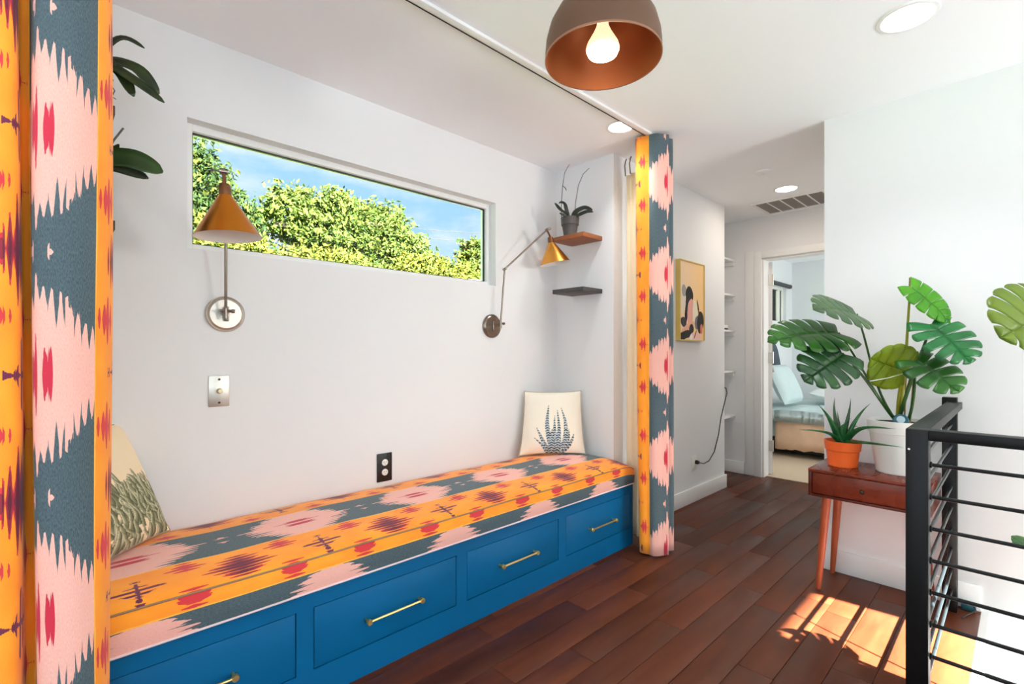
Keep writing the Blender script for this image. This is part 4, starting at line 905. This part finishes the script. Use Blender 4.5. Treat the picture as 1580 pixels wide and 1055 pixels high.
for i, (bx_, tp, n_, w) in enumerate((((2.22, -.30, .52), (2.06, -.22, .40), (0, -.75, .65), .13), ((2.30, -.28, .60), (2.34, -.15, .36), (0, -.8, .5), .10), ((2.16, -.34, .72), (1.98, -.30, .70), (.1, -.7, .7), .13), ((2.28, -.42, .85), (2.42, -.5, 1.05), (-.3, -.7, .6), .13), ((2.2, -.5, .8), (2.06, -.62, .9), (0, -.6, .8), .12))):
    place_leaf(e, bx_, tp, n_, w, MOND if i % 2 else MON, 20+i, gap=.4); stem([so, so+Vector(((bx_[0]-so.x)*.3, (bx_[1]-so.y)*.3, .25)), bx_], .007, .004)
# ================================================================== RAILING
e = empty('stair_railing', (1.872, .218, 0), 'black steel stair railing with thin horizontal bars', 'railing')
px_, py_, hp = 1.875, .218, .026; ZR = .953
box('post', px_-hp, px_+hp, py_-hp, py_+hp, .0, ZR, BLACKM, e, bev=.002)
box('post', 2.975, 3.027, .210, .262, .0, ZR+.018, BLACKM, e, bev=.002)
box('post', px_-hp, px_+hp, -1.60, -1.548, .0, ZR, BLACKM, e, bev=.002)
box('top_rail', px_+hp, 2.975, py_-hp, py_+hp, ZR-.03, ZR, BLACKM, e, bev=.002)
box('top_rail', px_-hp, px_+hp, -1.548, py_-hp, ZR-.03, ZR, BLACKM, e, bev=.002)
zb = [.848-.094*k for k in range(9)]
BARM = mat('dark_steel_bar', srgb(40, 50, 54), .3, .7, var=.15, scale=40)
for z in zb:
    MB().tube([(px_+hp-.001, py_+.004, z), (XR-.002, py_+.012, z)], .0062, 10).build('bar', BARM, e, smooth=True)
    MB().tube([(px_+.012, py_-hp+.001, z), (px_+.012, -1.549, z)], .0055, 10).build('bar', BLACKM, e, smooth=True)
    MB().lathe([(.0055, .006), (.0095, .004), (.0095, 0)], (px_+hp, py_+.004, z), (1, 0, 0), 10).build('collar', BLACKM, e)
    MB().lathe([(.005, .006), (.0095, .004), (.0095, 0)], (px_+.012, py_-hp, z), (0, -1, 0), 10).build('collar', BLACKM, e)
MB().lathe([(0, .0015), (.003, .001), (.0032, 0)], (px_-hp, py_+.018, .893), (-1, 0, 0), 10).build('set_screw', WHTPL, e)
e = empty('power_adapter', (3.03, .21, 0), 'small dark teal adapter on the floor behind the railing bars', 'adapter')
box('body', 3.035, 3.063, .15, .20, .001, .035, TEAL, e, bev=.006); MB().tube([(3.04, .16, .03), (3.02, .15, .02), (2.99, .17, .005), (2.93, .19, .004)], .003, 6).build('lead', BLKPL, e, smooth=True)
# ================================================================== OUTDOORS
BARK = mat('tree_bark', srgb(92, 74, 58), .9, var=.3, scale=10, bump=.5)
def foliage(name, label, blobs, n, size, mats_, trunk, cat='tree', group='trees outside the long window', seed=0):
    R = np.random.default_rng(seed); root = empty(name, trunk, label, cat, group)
    C = []; tot = sum(b_[3]*b_[4]*b_[5] for b_ in blobs)
    for (x, y, z, rx, ry, rz) in blobs:
        k = int(n*rx*ry*rz/tot)+1; d = R.normal(size=(k, 3)); d /= np.linalg.norm(d, axis=1)[:, None]; rr = R.uniform(.25, 1.0, (k, 1))**.5
        lump = 1+.22*np.sin(d[:, :1]*9+seed)*np.sin(d[:, 1:2]*8+1)+.18*np.sin(d[:, 2:]*13+seed*2)
        C.append(np.array((x, y, z))+d*rr*lump*np.array((rx, ry, rz)))
    C = np.concatenate(C); k = len(C); s = size*R.uniform(.6, 1.3, (k, 1)); a = R.normal(size=(k, 3)); a /= np.linalg.norm(a, axis=1)[:, None]
    b_ = np.cross(a, R.normal(size=(k, 3))); b_ /= np.linalg.norm(b_, axis=1)[:, None]; nn = np.cross(a, b_)
    Q = np.stack([C-a*s, C+b_*s*.45+nn*s*.1, C+a*s, C-b_*s*.45+nn*s*.1], 1).reshape(-1, 3); F = np.arange(4*k).reshape(k, 4)
    mi = R.choice(len(mats_), size=k, p=[.5, .3, .2][:len(mats_)] if len(mats_) == 3 else None)
    o = mk('foliage', Q, F, mats_, root, mi=mi); o['kind'] = 'stuff'
    t = Vector(trunk); top = Vector(blobs[0][:3]); MB().tube([t, t.lerp(top, .55)+Vector((.08, 0, 0)), top], [.11, .08, .03], 8).build('trunk', BARK, root, smooth=True)
    for b2_ in blobs[1:4]: MB().tube([t.lerp(top, .5), Vector(b2_[:3])], [.05, .015], 6).build('branch', BARK, root, smooth=True)
    return root
LG = lambda n, a, b_: leafmat(n, srgb(*a), srgb(*b_), .4, .8, 3, spec=.05)
LA, LB_, LC = LG('leaf_green', (36, 54, 24), (52, 68, 30)), LG('leaf_yellow_green', (60, 70, 24), (78, 84, 36)), LG('leaf_deep', (22, 36, 18), (32, 48, 24))
LY, LY2 = LG('leaf_yellow', (74, 78, 22), (90, 90, 32)), LG('leaf_lime', (54, 72, 26), (70, 86, 36))
foliage('leafy_tree', 'dark green tree at the left end of the window view', [(2.26, 12.2, 4.7, .85, .5, .95), (1.7, 12.2, 3.92, 1.13, .5, 1.13), (2.94, 12.1, 4.03, .9, .5, .7), (2.5, 12.2, 2.8, 1.35, .5, 1.0)], 20000, .07, [LA, LC, LB_], (2.0, 12.3, -1.5), seed=1)
foliage('leafy_tree', 'broad light green tree filling the middle of the window view', [(4.7, 10.4, 3.7, 1.3, .6, .85), (3.6, 10.3, 4.0, .55, .5, .55), (5.7, 10.3, 4.0, .7, .5, .62), (4.5, 10.2, 4.35, .4, .4, .32), (6.4, 10.3, 3.4, .7, .5, .6), (5.0, 10.4, 2.8, 2.0, .5, .8)], 34000, .058, [LY2, LB_, LA], (4.8, 10.6, -1.5), seed=2)
foliage('leafy_tree', 'small round tree at the right end of the window view', [(8.75, 10.6, 3.75, .6, .5, .62), (8.9, 10.6, 3.2, .7, .5, .6)], 8000, .058, [LA, LY2, LB_], (8.8, 10.8, -1.5), seed=3)
for i, (x, y, lab) in enumerate(((1.75, 8.6, 'left yellow-green shrub below the window trees'), (3.95, 9.25, 'middle yellow-green shrub below the window trees'), (5.7, 8.0, 'right yellow-green shrub below the window trees'), (8.0, 9.0, 'far right yellow shrub below the window trees'))):
    foliage('hedge_shrub', lab, [(x, y, 2.5, 1.05, .35, .72-.05*i), (x+.6, y, 2.55, .55, .35, .5-.04*i), (x-.5, y, 2.65, .55, .35, .45-.03*i), (x, y, 1.4, 1.05, .35, 1.2)], 14000, .052, [LY, LB_, LY2], (x, y, -1.5), 'shrub', 'shrubs outside the long window', seed=10+i)
foliage('leafy_tree', 'tree seen through the small bedroom window', [(13.4, 5.2, 2.9, 2.2, 1.0, 1.7)], 9000, .07, [LA, LC, LB_], (13.4, 5.3, -1.5), seed=31)
GRASS = mat('lawn', srgb(70, 96, 40), .95, var=.4, scale=3)
st(box('ground', -30, 40, 3.2, 40, -1.7, -1.5, GRASS))
e = empty('shed', (5.6, 6.5, -1.5), 'grey shed roof corner at the lower right of the window view', 'shed')
box('wall', 5.1, 6.6, 6.3, 6.8, -1.5, 2.33, mat('shed_siding', srgb(110, 112, 112), .8), e)
V = [(4.86, 6.1, 2.33), (6.8, 6.1, 2.40), (6.8, 7.0, 2.50), (5.0, 7.0, 2.43), (4.86, 6.1, 2.29), (6.8, 6.1, 2.36), (6.8, 7.0, 2.46), (5.0, 7.0, 2.39)]
mk('roof', V, [(0, 1, 2, 3), (7, 6, 5, 4), (0, 4, 5, 1), (1, 5, 6, 2), (2, 6, 7, 3), (3, 7, 4, 0)], mat('slate_grey_roof', srgb(50, 52, 58), .8, var=.25, scale=8), e)
e = empty('utility_pole', (13.4, 13.0, -1.5), 'two thin power lines and their pole crossing the sky in the window', 'utility pole')
MB().tube([(13.4, 13, -1.5), (13.4, 13, 6.2)], [.14, .10], 10).build('pole', BARK, e, smooth=True)
box('cross_arm', 13.3, 13.5, 12.4, 13.6, 5.8, 5.92, BARK, e)
for za, zb_ in ((4.9, 5.75), (4.6, 5.5)):
    MB().tube([(5.5+7.9*f, 13.0, za+(zb_-za)*f-.25*math.sin(f*math.pi)) for f in [q/14 for q in range(15)]], .009, 5).build('wire', BLKPL, e)
# contents that other tools read: nothing else at top level
